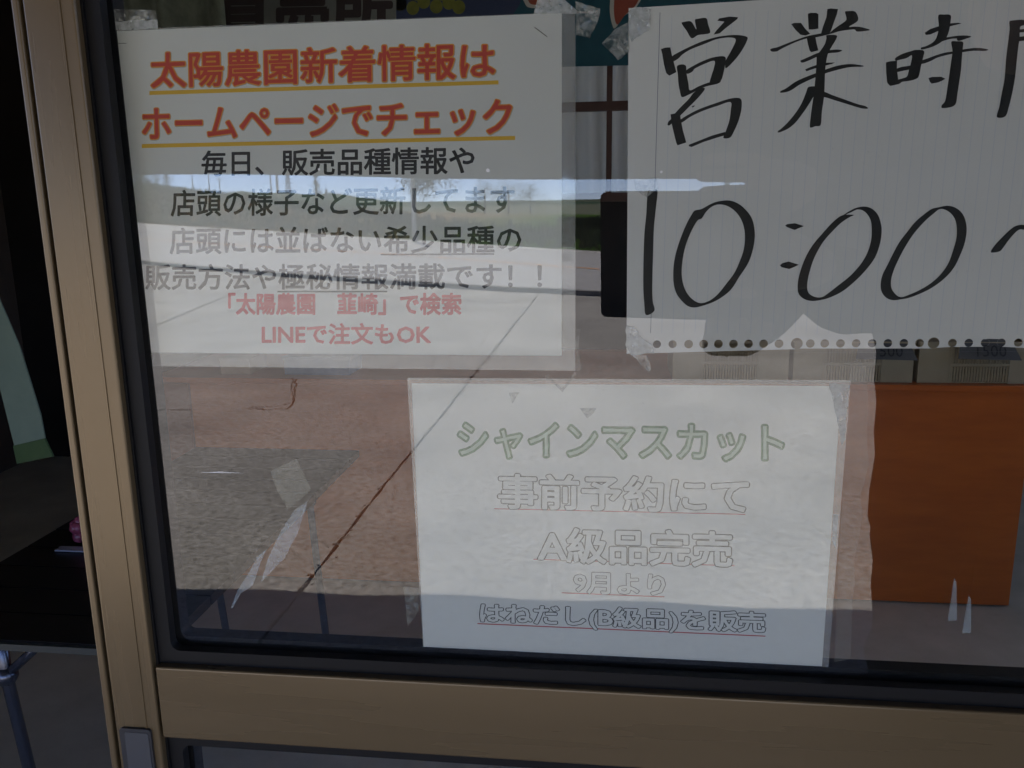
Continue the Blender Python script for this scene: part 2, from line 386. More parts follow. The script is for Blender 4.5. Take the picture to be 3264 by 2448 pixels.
# ---- shop building: wall with a doorway, room behind
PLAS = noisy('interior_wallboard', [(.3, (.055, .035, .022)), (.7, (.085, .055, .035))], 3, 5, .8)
DWOOD = noisy('dark_stained_wood', [(.3, (.035, .018, .010)), (.7, (.085, .040, .02))], 3, 6, .45, .5, bump=.15, bscale=20, stretch=(1, 1, 12))
EXTW = noisy('exterior_render_plaster', [(.3, (.42, .38, .32)), (.7, (.52, .48, .42))], 5, 6, .85, .2, bump=.3, bscale=90, dist=.003)
FLOOR = noisy('smooth_indoor_concrete', [(.3, (.42, .40, .30)), (.7, (.64, .61, .48))], 2.5, 7, .55, .5, bump=.15, bscale=40, dist=.003)
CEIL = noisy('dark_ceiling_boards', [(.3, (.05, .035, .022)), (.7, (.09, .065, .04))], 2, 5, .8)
tag(MB().face([(-3.2, 0.02, .004), (3.2, 0.02, .004), (3.2, 3.6, .004), (-3.2, 3.6, .004)]).build('floor', FLOOR), kind='structure')
WCEIL = noisy('cream_bounce_ceiling_boards', [(.3, (.62, .58, .50)), (.7, (.72, .68, .60))], 2, 5, .8)  # unseen ceiling, made pale to throw more fill light downwards
tag(MB().box((-3.2, .19, 2.45), (3.2, 3.59, 2.55)).build('ceiling', WCEIL), kind='structure')
wl = bpy.data.objects.new('shop_front_wall', None); COL.objects.link(wl); tag(wl, kind='structure')
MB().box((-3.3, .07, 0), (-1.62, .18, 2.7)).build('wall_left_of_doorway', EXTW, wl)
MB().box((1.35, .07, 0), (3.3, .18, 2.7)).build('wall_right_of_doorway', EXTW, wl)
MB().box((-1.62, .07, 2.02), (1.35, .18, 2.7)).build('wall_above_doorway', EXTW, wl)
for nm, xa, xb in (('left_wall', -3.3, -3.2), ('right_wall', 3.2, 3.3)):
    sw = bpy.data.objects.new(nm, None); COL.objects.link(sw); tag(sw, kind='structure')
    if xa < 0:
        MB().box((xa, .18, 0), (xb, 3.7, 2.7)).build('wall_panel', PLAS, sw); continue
    MB().box((xa, .18, 0), (xb, 3.7, .7)).build('wall_under_light_opening', PLAS, sw)  # unseen side opening, added to let daylight into the room
    MB().box((xa, .18, 2.35), (xb, 3.7, 2.7)).build('wall_over_light_opening', PLAS, sw)
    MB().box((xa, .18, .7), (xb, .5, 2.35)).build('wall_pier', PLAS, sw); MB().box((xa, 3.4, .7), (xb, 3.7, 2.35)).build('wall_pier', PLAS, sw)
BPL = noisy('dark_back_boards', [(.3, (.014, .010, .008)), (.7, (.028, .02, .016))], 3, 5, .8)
bw = bpy.data.objects.new('back_wall', None); COL.objects.link(bw); tag(bw, kind='structure')
WX0, WX1, WZ0, WZ1 = -1.15, 1.2, 1.36, 2.2
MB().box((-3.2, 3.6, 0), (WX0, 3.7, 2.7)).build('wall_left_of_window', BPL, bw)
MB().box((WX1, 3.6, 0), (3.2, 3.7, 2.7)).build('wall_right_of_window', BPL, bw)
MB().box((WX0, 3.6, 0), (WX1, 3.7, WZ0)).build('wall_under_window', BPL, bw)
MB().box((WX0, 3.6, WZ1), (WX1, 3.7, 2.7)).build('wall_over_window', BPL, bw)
# ---- canopy over the door with a shade cloth hung along its front
CX0, CX1 = -2.75, 3.4
CLOTH = noisy('dark_shade_cloth', [(.3, (.022, .018, .014)), (.7, (.04, .032, .024))], 40, 4, .9, .1)
cn = thing('canopy', 'dark roof canopy over the shop door with shade cloth along its front', 'canopy', (0, -1.5, 2.25))
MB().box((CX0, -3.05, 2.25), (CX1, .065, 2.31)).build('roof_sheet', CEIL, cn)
for x in (-2.68, 3.3):
    MB().tube([(x, -2.96, 0), (x, -2.96, 2.25)], .024).build('post', mat('canopy_steel', (.25, .25, .25), .4, .6), cn, smooth=True)
mb = MB(); N = 40; bl = lambda x: 1.447 - .0275*x + .004*math.sin(x*3) if x < 0 else 1.447 - .012*x
for i in range(N):
    x0, x1 = lerp(CX0, CX1, i/N), lerp(CX0, CX1, (i+1)/N)
    w0, w1 = .012*math.sin(x0*9), .012*math.sin(x1*9)
    mb.face([(x0, -3+w0, bl(x0)), (x1, -3+w1, bl(x1)), (x1, -3.0, 2.25), (x0, -3.0, 2.25)])
o = mb.build('shade_cloth', CLOTH, cn); sm = o.modifiers.new('s', 'SOLIDIFY'); sm.thickness = .004

# ================================================================== THE DOOR
GX0, GX1 = -.395, 1.30            # glass, left and right edge
YF = -.016                       # front of the frame
ya = lambda px, py: at(px, py, YF)
# stile: three profile strips with a groove, built along the real vertical
sx_out = (at(139, 800, YF).x + at(249, 1625, YF).x)/2
sx_gro = (at(174, 825, YF).x + at(273, 1623, YF).x)/2
sx_in = (at(326, 800, YF).x + at(428, 1625, YF).x)/2
RZ1 = at(1100, 2162, YF).z; RZ0 = at(1100, 2392, YF).z
door = thing('sliding_door', 'champagne aluminium glazed sliding door plastered with notices', 'door', (sx_out, 0, 0))
Z0, Z1 = .03, 2.0
def frame_box(name, x0, x1, z0, z1, yf=YF, yb=.022, bev=.0016):
    return MB().box((x0, yf, z0), (x1, yb, z1)).build(name, ALUH if 'rail' in name else ALU, door, bevel=bev)
frame_box('stile_flange', sx_out, sx_gro-.0012, Z0, Z1, YF-.001)
MB().box((sx_gro-.0012, YF+.005, Z0), (sx_gro+.0008, .02, Z1)).build('stile_groove', RUB, door)
frame_box('stile', sx_gro+.0008, sx_in, Z0, Z1)
MB().box((sx_in, YF+.006, Z0), (sx_in+.0018, .02, Z1)).build('stile_joint', RUB, door)
# faint drawn ridge along the stile
MB().box((sx_in-.0105, YF-.0006, Z0), (sx_in-.0095, YF+.001, Z1)).build('stile_ridge', ALU, door)
XR = GX1+.055
frame_box('middle_rail', sx_in+.0018, XR-.052, RZ0, RZ1, YF+.0008)
frame_box('bottom_rail', sx_in+.0018, XR-.052, Z0, .14, YF+.0008)
frame_box('top_rail', sx_in+.0018, XR-.052, Z1-.06, Z1, YF+.0008)
frame_box('right_stile', XR-.05, XR, Z0, Z1)
# rounded black gaskets round both panes
def rrect(x0, z0, x1, z1, r, n=6):
    out = []
    for cx, cz, a0 in ((x1-r, z1-r, 0), (x0+r, z1-r, 90), (x0+r, z0+r, 180), (x1-r, z0+r, 270)):
        for k in range(n+1):
            a = math.radians(a0+90*k/n); out.append((cx+r*math.cos(a), cz+r*math.sin(a)))
    return out
gi = (at(310, 0, 0).x+at(497, 2130, 0).x)/2 - 0
gx_in = at(400, 1200, 0).x
gx0 = sx_in+.0018; gt = .0105
for z0, z1 in ((RZ1+.0, Z1-.06), (.14, RZ0)):
    o_ = [(gx0, z0), (XR-.052, z0), (XR-.052, z1), (gx0, z1)]
    MB().prism(o_, YF+.008, .0, [list(reversed(rrect(gx0+gt, z0+gt, XR-.052-gt, z1-gt, .007)))]).build('gasket', RUB, door, bevel=.0012)
    # second lip, a little deeper and wider, seen through the glass
    MB().prism(o_, .0052, .018, [list(reversed(rrect(gx0+gt+.0012, z0+gt+.0050, XR-.052-gt-.004, z1-gt-.004, .006)))]).build('inner_gasket', RUB, door)
    g_ = MB().box((gx0+.002, 0, z0+.002), (XR-.054, .005, z1-.002)).build('glass_pane', GLASS, door)
# finger pull let into the stile
hp = [at(385, 2325, YF), at(485, 2335, YF)]
hx0, hx1, hz = hp[0].x, hp[1].x, at(430, 2318, YF).z
PLM = mat('grey_plastic_pull', (.03, .03, .034), .35, 0, .5)
MB().prism(rrect(hx0, hz-.14, hx1, hz, .003), YF-.0022, YF+.002).build('finger_pull', PLM, door, bevel=.0008)
MB().prism(rrect(hx0+.0042, hz-.136, hx1-.0018, hz-.003, .002), YF-.0026, YF-.0018).build('finger_recess', mat('grey_plastic_recess', (.05, .052, .06), .45), door)

# ================================================================== NOTICES
YP = .0062                       # front face of the papers, just behind the glass
def pq(px, py, Y=YP):
    p = at(px, py, Y); return (p.x, p.z)
def text_parts(s, w):
    cu = bpy.data.curves.new('t', 'FONT'); cu.body = s; cu.size = 1; cu.resolution_u = 2
    o = bpy.data.objects.new('t', cu); COL.objects.link(o)
    dg = bpy.context.evaluated_depsgraph_get(); me = bpy.data.meshes.new_from_object(o.evaluated_get(dg))
    V = [(v.co.x, v.co.y) for v in me.vertices]; Fc = [tuple(p.vertices) for p in me.polygons]
    cnt = {}
    for f in Fc:
        for i in range(len(f)):
            k = tuple(sorted((f[i], f[(i+1) % len(f)]))); cnt[k] = cnt.get(k, 0)+1
    E_ = [k for k, c in cnt.items() if c == 1]
    bpy.data.objects.remove(o); bpy.data.curves.remove(cu); bpy.data.meshes.remove(me)
    return V, Fc, E_
_tc = {}
def text_mesh(s, quad, layers, name, parent, label=None, pad=None, shear=0):
    """layers: list of (half width of the added edge in em, material, fill?, dx, dy); each lies a hair in front of the last"""
    if s not in _tc: _tc[s] = text_parts(s, 0)
    V, Fc, E_ = _tc[s]
    p = max(l[0] for l in layers) if pad is None else pad
    x0 = min(v[0] for v in V)-p; x1 = max(v[0] for v in V)+p; y0 = min(v[1] for v in V)-p; y1 = max(v[1] for v in V)+p
    C = [at(qx, qy, YP) for qx, qy in quad]          # TL TR BR BL
    def mp(x, y, dep):
        x += shear*(y-y0)
        u = (x-x0)/(x1-x0); v = (y-y0)/(y1-y0)
        q = (C[3]*(1-u)+C[2]*u)*(1-v) + (C[0]*(1-u)+C[1]*u)*v
        return (q.x, YP-dep, q.z)
    res = []
    for li, (w, m, fill, dx, dy) in enumerate(layers):
        base = .00004 + .00006*li; mb = MB()
        if fill:
            n = len(mb.v); mb.v += [mp(x+dx, y+dy, base) for x, y in V]; mb.f += [tuple(n+i for i in f) for f in Fc]
        if w > 0:
            seen = set(); k = 0
            for a, b in E_:
                ax_, ay_ = V[a]; bx_, by_ = V[b]; L = math.hypot(bx_-ax_, by_-ay_)
                if L < 1e-6: continue
                nx_, ny_ = -(by_-ay_)/L*w, (bx_-ax_)/L*w; k += 1; dj = base + .000002 + (k % 17)*.0000018
                n = len(mb.v)
                mb.v += [mp(ax_+nx_+dx, ay_+ny_+dy, dj), mp(ax_-nx_+dx, ay_-ny_+dy, dj), mp(bx_-nx_+dx, by_-ny_+dy, dj), mp(bx_+nx_+dx, by_+ny_+dy, dj)]
                mb.f.append((n, n+1, n+2, n+3))
                for q in (a, b):
                    if q in seen: continue
                    seen.add(q); n = len(mb.v); k += 1; dj = base + .000034 + (k % 7)*.0000015
                    mb.v += [mp(V[q][0]+dx+w*math.cos(t*math.pi/3), V[q][1]+dy+w*math.sin(t*math.pi/3), dj) for t in range(6)]
                    mb.f.append(tuple(range(n, n+6)))
        o = mb.build(name, m, parent)
        res.append(o)
    if label:
        for r in res: r['label'] = label
    return res
def underline(a, b, c, d, m, parent, dep=.00003, name='underline'):
    P = [at(x, y, YP-dep) for x, y in (a, b, c, d)]
    return MB().face(P).build(name, m, parent)
def sheet(name, quad, m, parent, y0=YP, y1=YP+.0002, holes=()):
    return MB().prism([pq(*q, y0) for q in quad], y0, y1, holes).build(name, m, parent)
def film_ring(quad_out, quad_in, parent):
    """sealed border of a laminated sheet plus the clear face over the print"""
    yo = .0056
    MB().prism([pq(*q, yo) for q in quad_out], yo, yo+.00012, [list(reversed([pq(*q, yo) for q in quad_in]))]).build('film_border', FILMB, parent)
    MB().face([at(*q, yo) for q in quad_in]).build('film_face', FILM, parent)

# ---- notice 1: farm news
c = at(1060, 600, YP)
n1 = thing('news_notice', 'laminated white notice with red and orange Japanese headings over black and crimson lines', 'notice', c)
Q1 = [(328, 101), (1791, 41), (1790, 1134), (448, 1124)]
sheet('paper_sheet', Q1, PAPER, n1)
film_ring([(300, 96), (1834, 38), (1834, 1182), (402, 1166)], Q1, n1)
text_mesh('太陽農園新着情報は', [(475, 164), (1583, 128), (1583, 254), (478, 286)], [(.05, SHD, 0, .012, -.014), (.045, ORA, 1, 0, 0), (.014, RED, 1, 0, 0)], 'lettering', n1, 'red heading characters edged in orange')
underline((476, 290), (1589, 256), (1589, 269), (476, 303), YEL, n1)
text_mesh('ホームページでチェック', [(448, 340), (1636, 312), (1636, 434), (451, 453)], [(.05, SHD, 0, .012, -.014), (.045, ORA, 1, 0, 0), (.016, RED, 1, 0, 0)], 'lettering', n1, 'red katakana heading edged in orange')
underline((452, 459), (1642, 433), (1642, 446), (452, 472), YEL, n1)
text_mesh('毎日、販売品種情報や', [(642, 480), (1513, 466), (1513, 555), (642, 563)], [(.02, BLK, 1, 0, 0)], 'lettering', n1, 'first line of black characters')
text_mesh('店頭の様子など更新してます', [(546, 605), (1641, 589), (1641, 681), (544, 691)], [(.02, BLK, 1, 0, 0)], 'lettering', n1, 'second line of black characters')
text_mesh('店頭には並ばない希少品種の', [(541, 725), (1662, 717), (1662, 806), (541, 811)], [(.02, BLK, 1, 0, 0)], 'lettering', n1, 'third line of black characters')
underline((1213, 809), (1575, 807), (1575, 812), (1213, 814), BLK, n1)
text_mesh('販売方法や極秘情報満載です！！', [(463, 842), (1728, 837), (1728, 922), (463, 925)], [(.02, BLK, 1, 0, 0)], 'lettering', n1, 'fourth line of black characters')
underline((884, 927), (1235, 927), (1235, 932), (884, 932), BLK, n1)
text_mesh('「太陽農園　韮崎」で検索', [(727, 933), (1471, 933), (1471, 1005), (727, 1004)], [(.034, PNK, 1, 0, 0)], 'lettering', n1, 'crimson line in corner brackets')
text_mesh('LINEで注文もOK', [(834, 1030), (1374, 1029), (1374, 1099), (834, 1098)], [(.028, PNK, 1, 0, 0)], 'lettering', n1, 'bottom crimson line')
STP = mat('staple_steel', (.32, .31, .30), .35, .8)
for a, b in (((362, 138), (403, 138)), ((1704, 87), (1744, 117))):
    MB().tube([at(*a, .0060), at(*b, .0060)], .00028, 6).build('staple', STP, n1)

# ---- notice 2: Shine Muscat sale
c = at(1990, 1670, YP)
n2 = thing('grape_sale_notice', 'laminated white notice with green outlined katakana over hollow black characters', 'notice', c)
Q2 = [(1312, 1222), (2682, 1231), (2620, 2128), (1350, 2066)]
sheet('paper_sheet', Q2, PAPER, n2)
film_ring([(1298, 1204), (2712, 1212), (2640, 2128.5), (1348, 2066.5)], [(1312, 1222), (2682, 1231), (2620, 2128), (1350, 2066)], n2)
text_mesh('シャインマスカット', [(1455, 1340), (2503, 1350), (2503, 1480), (1455, 1464)], [(.058, GRN, 1, 0, 0), (-.0, PAPER, 0, 0, 0)][:1] , 'lettering', n2, 'green katakana heading with pale centre line')
text_mesh('シャインマスカット', [(1455, 1340), (2503, 1350), (2503, 1480), (1455, 1464)], [(0, GRN, 0, 0, 0), (0, mat('pale_green_print', (.50, .62, .50), .7), 1, 0, 0)][1:], 'lettering', n2, 'pale centre of the green katakana', pad=.058)
for o in [x for x in n2.children if x.get('label') == 'pale centre of the green katakana']:
    for v in o.data.vertices: v.co.y -= .00012
def hollow(s, quad, t, m=BLK, w=.024):
    text_mesh(s, quad, [(w+t, m, 0, 0, 0), (w, PAPER, 1, 0, 0)], 'lettering', n2, 'hollow outlined characters')
hollow('事前予約にて', [(1584, 1506), (2391, 1520), (2391, 1642), (1584, 1624)], .026, DGR)
underline((1575, 1620), (2376, 1638), (2376, 1641), (1575, 1623), UNDR, n2)
hollow('A級品完売', [(1711, 1676), (2338, 1690), (2338, 1813), (1711, 1796)], .026, DGR)
underline((1700, 1781), (2342, 1802), (2342, 1805), (1700, 1784), UNDR, n2)
hollow('9月より', [(1826, 1820), (2123, 1830), (2123, 1903), (1826, 1893)], .026, BLK)
underline((1790, 1888), (2118, 1901), (2118, 1904), (1790, 1891), UNDR, n2)
hollow('はねだし(B級品)を販売', [(1527, 1918), (2443, 1948), (2443, 2030), (1527, 1996)], .034, BLK)
underline((1522, 1986), (2440, 2026), (2440, 2029.5), (1522, 1989.5), UNDR, n2)

# ---- notice 3: opening hours, handwritten on a ruled loose leaf with a row of punched holes
c = at(2600, 600, YP)
n3 = thing('opening_hours_sheet', 'ruled loose-leaf sheet with opening hours in thick black marker', 'notice', c)
holes = []
hx = [(2053, 13), (2094, 13), (2144, 13), (2195, 14), (2243, 14), (2290, 14), (2338, 14), (2386, 14), (2434, 14), (2483, 14), (2540, 19), (2583, 14), (2629, 14), (2679, 14),
      (2729, 14), (2780, 14), (2830, 14), (2881, 14), (2931, 14), (2976, 19), (3036, 14), (3088, 14), (3140, 14), (3192, 14), (3246, 14), (3299, 14), (3352, 14)]
for x, r in hx:
    yy = lerp(1097.5, 1092, (x-2053)/1190); a = pq(x, yy); b = pq(x+r, yy); holes.append(list(reversed(circle(a[0], a[1], abs(b[0]-a[0]), 18))))
Q3 = [(2004, 26), (3420, -62), (3420, 1119), (1997, 1128)]
sheet('paper_sheet', Q3, PAPER2, n3, holes=holes)
mb = MB()
for k in range(1, 38):
    xb = 2078+35.95*k
    a = at(2078+35.95*k, 861, YP-.00004)
    top = at(2088+37.0*k, 52-2*k*.9, YP).z; z1 = top; z0 = at(xb, 1062, YP).z
    mb.face([(a.x-.00014, YP-.00003, z0), (a.x+.00014, YP-.00003, z0), (a.x+.00014+.0016, YP-.00003, z1), (a.x-.00014+.0016, YP-.00003, z1)])
mb.build('ruled_lines', RULE, n3)['kind'] = 'stuff'
a = at(2078, 861, YP); z1 = at(2090, 40, YP).z; z0 = at(2076, 1062, YP).z
MB().face([(a.x-.0002, YP-.00003, z0), (a.x+.0002, YP-.00003, z0), (a.x+.0018, YP-.00003, z1), (a.x+.0014, YP-.00003, z1)]).build('margin_line', mat('grey_margin_line', (.22, .24, .28), .8), n3)
_sd = [0]
def stroke(crop, loops, name='brush_stroke', sm=True):
    ox, oy, sc = crop; mb = MB(); _sd[0] += 1; yo = YP-.00006-.000004*_sd[0]
    L = []
    for l in loops:
        l2 = smooth_loop([(x, y) for x, y in l], 4) if sm else l
        L.append([pq(ox+x/sc, oy+y/sc, yo) for x, y in l2])
    mb.prism(L[0], yo, yo+.000003, L[1:]); return mb
def glyph(crop, strokes, label):
    mb = MB()
    for s in strokes:
        q = stroke(crop, s, sm=len(s[0]) > 12 or len(s) > 1); n = len(mb.v); mb.v += q.v; mb.f += [tuple(n+i for i in f) for f in q.f]
    o = mb.build('character', INK, n3); o['label'] = label
A_, B_, C_, D_, E2 = (2080, 20, 3.455), (2420, 0, 3.455), (2780, 0, 3.4566), (2000, 560, 3.319), (2480, 560, 2.8214)
glyph(A_, [[[(320,188),(345,173),(425,168),(482,255),(466,155),(500,138),(590,130),(612,200),(635,288),(575,308),(500,318),(430,352),(375,270)]],
 [[(712,158),(735,133),(850,113),(942,120),(935,140),(800,245),(740,298),(672,312),(700,270),(790,170),(745,163)]],
 [[(92,472),(140,455),(195,452),(215,545),(235,620),(262,725),(185,765),(150,735),(125,640),(105,520)]],
 [[(215,552),(300,500),(400,450),(550,385),(700,340),(850,318),(960,318),(1042,338),(1040,380),(1000,460),(940,550),(870,630),(815,680),(800,668),(805,600),(860,500),(905,410),(915,370),(895,350),(820,345),(700,365),(560,420),(420,475),(330,530),(285,575),(225,605)]],
 [[(272,655),(362,648),(375,740),(395,850),(412,925),(500,885),(560,860),(635,835),(745,820),(740,840),(700,858),(570,890),(410,968),(325,1000),(300,930),(285,850),(278,750)]],
 [[(372,705),(450,655),(560,600),(680,560),(798,555),(798,640),(780,740),(745,825),(635,845),(650,760),(675,680),(680,600),(560,640),(460,690),(445,715),(385,745)]],
 [[(455,950),(545,900),(575,915),(500,1010),(400,1110),(310,1200),(250,1250),(190,1310),(165,1305),(175,1270),(210,1235),(255,1170),(330,1090),(400,1020)]],
 [[(198,1190),(255,1178),(305,1190),(310,1240),(320,1290),(335,1370),(355,1440),(372,1500),(275,1532),(260,1500),(235,1400),(212,1300)]],
 [[(310,1248),(400,1190),(520,1130),(700,1065),(860,1015),(966,1015),(983,1090),(970,1180),(940,1280),(900,1370),(855,1445),(780,1450),(805,1380),(845,1260),(860,1150),(858,1055),(720,1095),(560,1150),(420,1215),(325,1280)]],
 [[(400,1525),(500,1485),(650,1425),(790,1385),(830,1390),(800,1420),(700,1450),(560,1495),(430,1550),(398,1540)]],
 [[(430,1105),(460,1090),(465,1100),(440,1115)]]], 'first handwritten character of the heading')
glyph(B_, [[[(352,265),(385,252),(460,252),(510,320),(562,372),(510,392),(455,382),(400,330)]],
 [[(535,152),(570,140),(630,142),(652,155),(652,315),(590,325),(545,325)]],
 [[(750,100),(790,92),(868,100),(855,160),(825,240),(790,340),(770,380),(680,375),(700,300),(740,190)]],
 [[(945,132),(975,122),(1060,130),(1088,225),(990,293),(1050,292),(1120,298),(1215,325),(1195,338),(1080,348),(1050,325),(980,330),(880,345),(790,372),(790,350),(850,300),(950,230),(958,190)]],
 [[(120,545),(150,530),(200,520),(300,480),(420,435),(520,400),(640,375),(760,355),(800,365),(740,385),(620,412),(520,425),(400,465),(240,540),(200,565),(140,568)]],
 [[(520,400),(620,410),(632,480),(652,555),(572,575),(555,555),(535,480)]],
 [[(745,387),(850,388),(848,430),(800,510),(755,600),(735,700),(725,800),(722,900),(718,1010),(710,1100),(690,1230),(677,1375),(620,1390),(560,1402),(565,1300),(580,1180),(600,1050),(610,950),(620,840),(630,700),(635,610),(665,570),(720,490),(740,420)]],
 [[(455,665),(480,655),(560,620),(640,585),(760,555),(860,545),(915,557),(860,578),(760,588),(640,625),(550,665),(480,690),(458,682)]],
 [[(505,765),(560,740),(640,712),(740,690),(835,688),(800,705),(700,730),(600,758),(520,785)]],
 [[(232,1005),(300,970),(400,900),(520,845),(640,800),(760,755),(880,720),(1010,705),(1142,722),(1130,735),(1000,740),(880,765),(740,805),(600,860),(450,930),(340,1000),(245,1022)]],
 [[(535,965),(570,952),(620,955),(640,1000),(600,1060),(540,1160),(470,1260),(400,1350),(330,1410),(270,1440),(215,1460),(205,1445),(250,1410),(330,1330),(410,1230),(470,1130),(515,1020)]],
 [[(640,1010),(720,1012),(800,1045),(940,1095),(1080,1145),(1160,1165),(1200,1190),(1175,1198),(1110,1190),(980,1150),(850,1110),(720,1070),(640,1060)]]], 'second handwritten character of the heading')
glyph(C_, [[[(152,687),(200,675),(275,668),(272,760),(282,830),(288,890),(330,900),(300,925),(200,948),(165,910),(155,800)]],
 [[(255,640),(330,595),(440,560),(480,550),(570,560),(560,640),(540,720),(520,820),(500,860),(440,885),(340,900),(285,905),(280,880),(340,862),(385,840),(405,770),(425,700),(438,610),(380,640),(300,660),(260,668)]],
 [[(270,755),(320,738),(420,722),(420,765),(340,780),(275,795)]],
 [[(728,172),(790,160),(865,168),(862,250),(850,330),(820,410),(780,450),(700,500),(620,530),(550,545),(538,525),(600,505),(670,465),(710,410),(735,300)]],
 [[(580,360),(640,320),(730,290),(850,258),(950,250),(985,260),(900,280),(800,305),(720,345),(640,380),(590,385)]],
 [[(680,460),(780,420),(860,405),(960,392),(1050,392),(1092,405),(1040,425),(960,450),(935,440),(930,425),(860,430),(760,460),(700,490)]],
 [[(540,670),(620,640),(700,610),(800,580),(900,565),(1060,535),(1180,528),(1278,545),(1240,562),(1120,560),(1000,575),(860,598),(720,635),(640,675),(545,705)]],
 [[(872,462),(930,455),(1000,462),(1000,520),(990,620),(980,760),(960,900),(940,1030),(910,1160),(780,1192),(765,1160),(805,1110),(830,960),(850,820),(870,680),(885,560)]],
 [[(620,860),(660,848),(760,845),(808,868),(760,895),(720,910),(655,922),(635,900)]]], 'third handwritten character of the heading')
glyph(C_, [[[(1512,240),(1550,225),(1673,220),(1673,275),(1630,300),(1625,420),(1610,520),(1590,700),(1575,850),(1545,1020),(1510,1160),(1470,1280),(1375,1290),(1400,1180),(1430,1020),(1460,860),(1475,650),(1500,450),(1515,320)]],
 [[(1650,222),(1900,205),(1905,560),(1850,560),(1850,260),(1650,272)]], [[(1620,325),(1860,300),(1860,340),(1620,358)]], [[(1620,405),(1860,380),(1860,425),(1620,455)]]], 'fourth handwritten character cut by the picture edge')
glyph(D_, [[[(215,168),(265,158),(318,157),(300,350),(275,600),(270,800),(263,1000),(262,1200),(268,1330),(285,1430),(195,1473),(178,1350),(168,1200),(168,1000),(172,800),(180,600),(200,400)]]], 'handwritten digit 1')
glyph(D_, [[[(712,368),(785,352),(880,300),(960,272),(1080,262),(1180,300),(1260,370),(1315,450),(1340,540),(1348,640),(1330,770),(1280,920),(1190,1060),(1100,1200),(1000,1285),(900,1340),(800,1375),(710,1395),(640,1380),(580,1330),(520,1250),(490,1150),(484,1040),(492,920),(520,790),(570,640),(630,500),(680,410)],
 [(665,610),(610,760),(580,920),(575,1060),(600,1180),(650,1270),(720,1330),(790,1348),(880,1315),(960,1250),(1040,1150),(1130,1030),(1190,900),(1230,780),(1243,650),(1230,540),(1190,440),(1120,360),(1040,315),(960,305),(890,330),(830,385),(785,455),(740,475)]]], 'first handwritten digit 0')
glyph(D_, [[[(1668,530),(1690,512),(1772,503),(1868,533),(1800,560),(1770,575),(1690,545)]], [[(1612,948),(1640,925),(1705,908),(1815,942),(1760,968),(1710,988),(1630,968)]]], 'handwritten colon')
glyph(E2, [[[(590,352),(640,320),(700,290),(780,277),(850,300),(900,355),(925,430),(932,510),(915,620),(870,740),(780,860),(680,960),(580,1040),(480,1090),(400,1115),(310,1127),(240,1112),(190,1070),(176,1010),(185,920),(220,800),(270,690),(330,600),(400,520),(480,430),(550,370)],
 [(640,375),(560,430),(480,510),(410,590),(350,690),(310,780),(275,900),(262,1000),(280,1060),(340,1092),(400,1090),(460,1050),(550,980),(650,900),(740,800),(800,700),(835,590),(842,490),(835,410),(805,350),(760,312),(710,305),(660,328),(612,349),(640,350),(683,354)]]], 'second handwritten digit 0')
glyph(E2, [[[(1380,300),(1440,285),(1520,270),(1590,285),(1650,330),(1685,400),(1697,490),(1680,600),(1640,710),(1580,830),(1490,930),(1380,1010),(1280,1060),(1180,1098),(1110,1112),(1030,1120),(970,1095),(930,1040),(923,970),(940,890),(990,790),(1040,690),(1090,600),(1150,520),(1230,420),(1310,350)],
 [(1400,340),(1330,400),(1230,510),(1150,630),(1090,740),(1045,840),(1018,930),(1020,1010),(1060,1070),(1110,1092),(1180,1070),(1270,1030),(1370,970),(1460,890),(1530,790),(1575,670),(1605,560),(1607,460),(1590,390),(1550,335),(1490,302),(1445,305)]]], 'third handwritten digit 0')
glyph(E2, [[[(1915,680),(1950,625),(2020,550),(2100,475),(2150,448),(2212,443),(2300,470),(2290,510),(2212,487),(2160,490),(2090,560),(2030,640),(1995,680),(1930,692)]]], 'start of a handwritten wave dash')

# ---- sticky tape and its remains, plus a few painted bits of reflection
def tape(poly, m, label, y=.00545, group='clear tape scraps on the glass', name='tape_piece', jag=0, k=1):
    y -= .000006*tape.n; tape.n += 1
    pts = []
    for i, p in enumerate(poly):
        q = poly[(i+1) % len(poly)]; n = max(1, int(math.dist(p, q)/14)) if jag else 1
        for j in range(n):
            pts.append((lerp(p[0], q[0], j/n)+random.uniform(-jag, jag), lerp(p[1], q[1], j/n)+random.uniform(-jag, jag)))
    o = MB().prism([pq(*p, y) for p in pts], y, y+.00004).build(name, m)
    return tag(o, label, 'tape', group)
tape.n = 0
tape([(318, 28), (498, 33), (505, 92), (320, 98)], TAPE, 'clear tape strip holding the top left corner of the red-headed notice', jag=1)
tape([(325, 72), (420, 66), (500, 64), (504, 91), (322, 97)], TAPEM, 'whitened air bubble band of tape above the red-headed notice', jag=2)
tape([(1712, 0), (1795, -6), (1840, 36), (1905, 34), (1900, 42), (1700, 44)], TAPEM, 'whitish crumpled tape lying on the top right corner of the red-headed notice', jag=2)
tape([(1836, 4), (1913, 28), (1905, 70), (1880, 121), (1836, 113)], TAPE, 'crinkled clear tape beside the top right corner of the red-headed notice', jag=1.5)
tape([(1918, 139), (1960, 92), (2006, 70), (2006, 165), (1971, 192)], TAPE, 'clear tape sticking out left of the opening hours sheet below its top corner', jag=1.5)
tape([(2004, 34), (2020, 22), (2075, 26), (2070, 95), (2012, 132), (2003, 90)], TAPEM, 'whitened tape over the top left corner of the opening hours sheet', jag=2)
tape([(2022, 572), (2090, 566), (2098, 600), (2060, 628), (2024, 606)], TAPE, 'small crinkled tape halfway down the left edge of the opening hours sheet', jag=2)
tape([(1996, 1038), (2024, 1040), (2040, 1072), (2078, 1098), (2086, 1124), (2012, 1132), (1994, 1100)], TAPEM, 'milky tape over the bottom left corner of the opening hours sheet', jag=2)
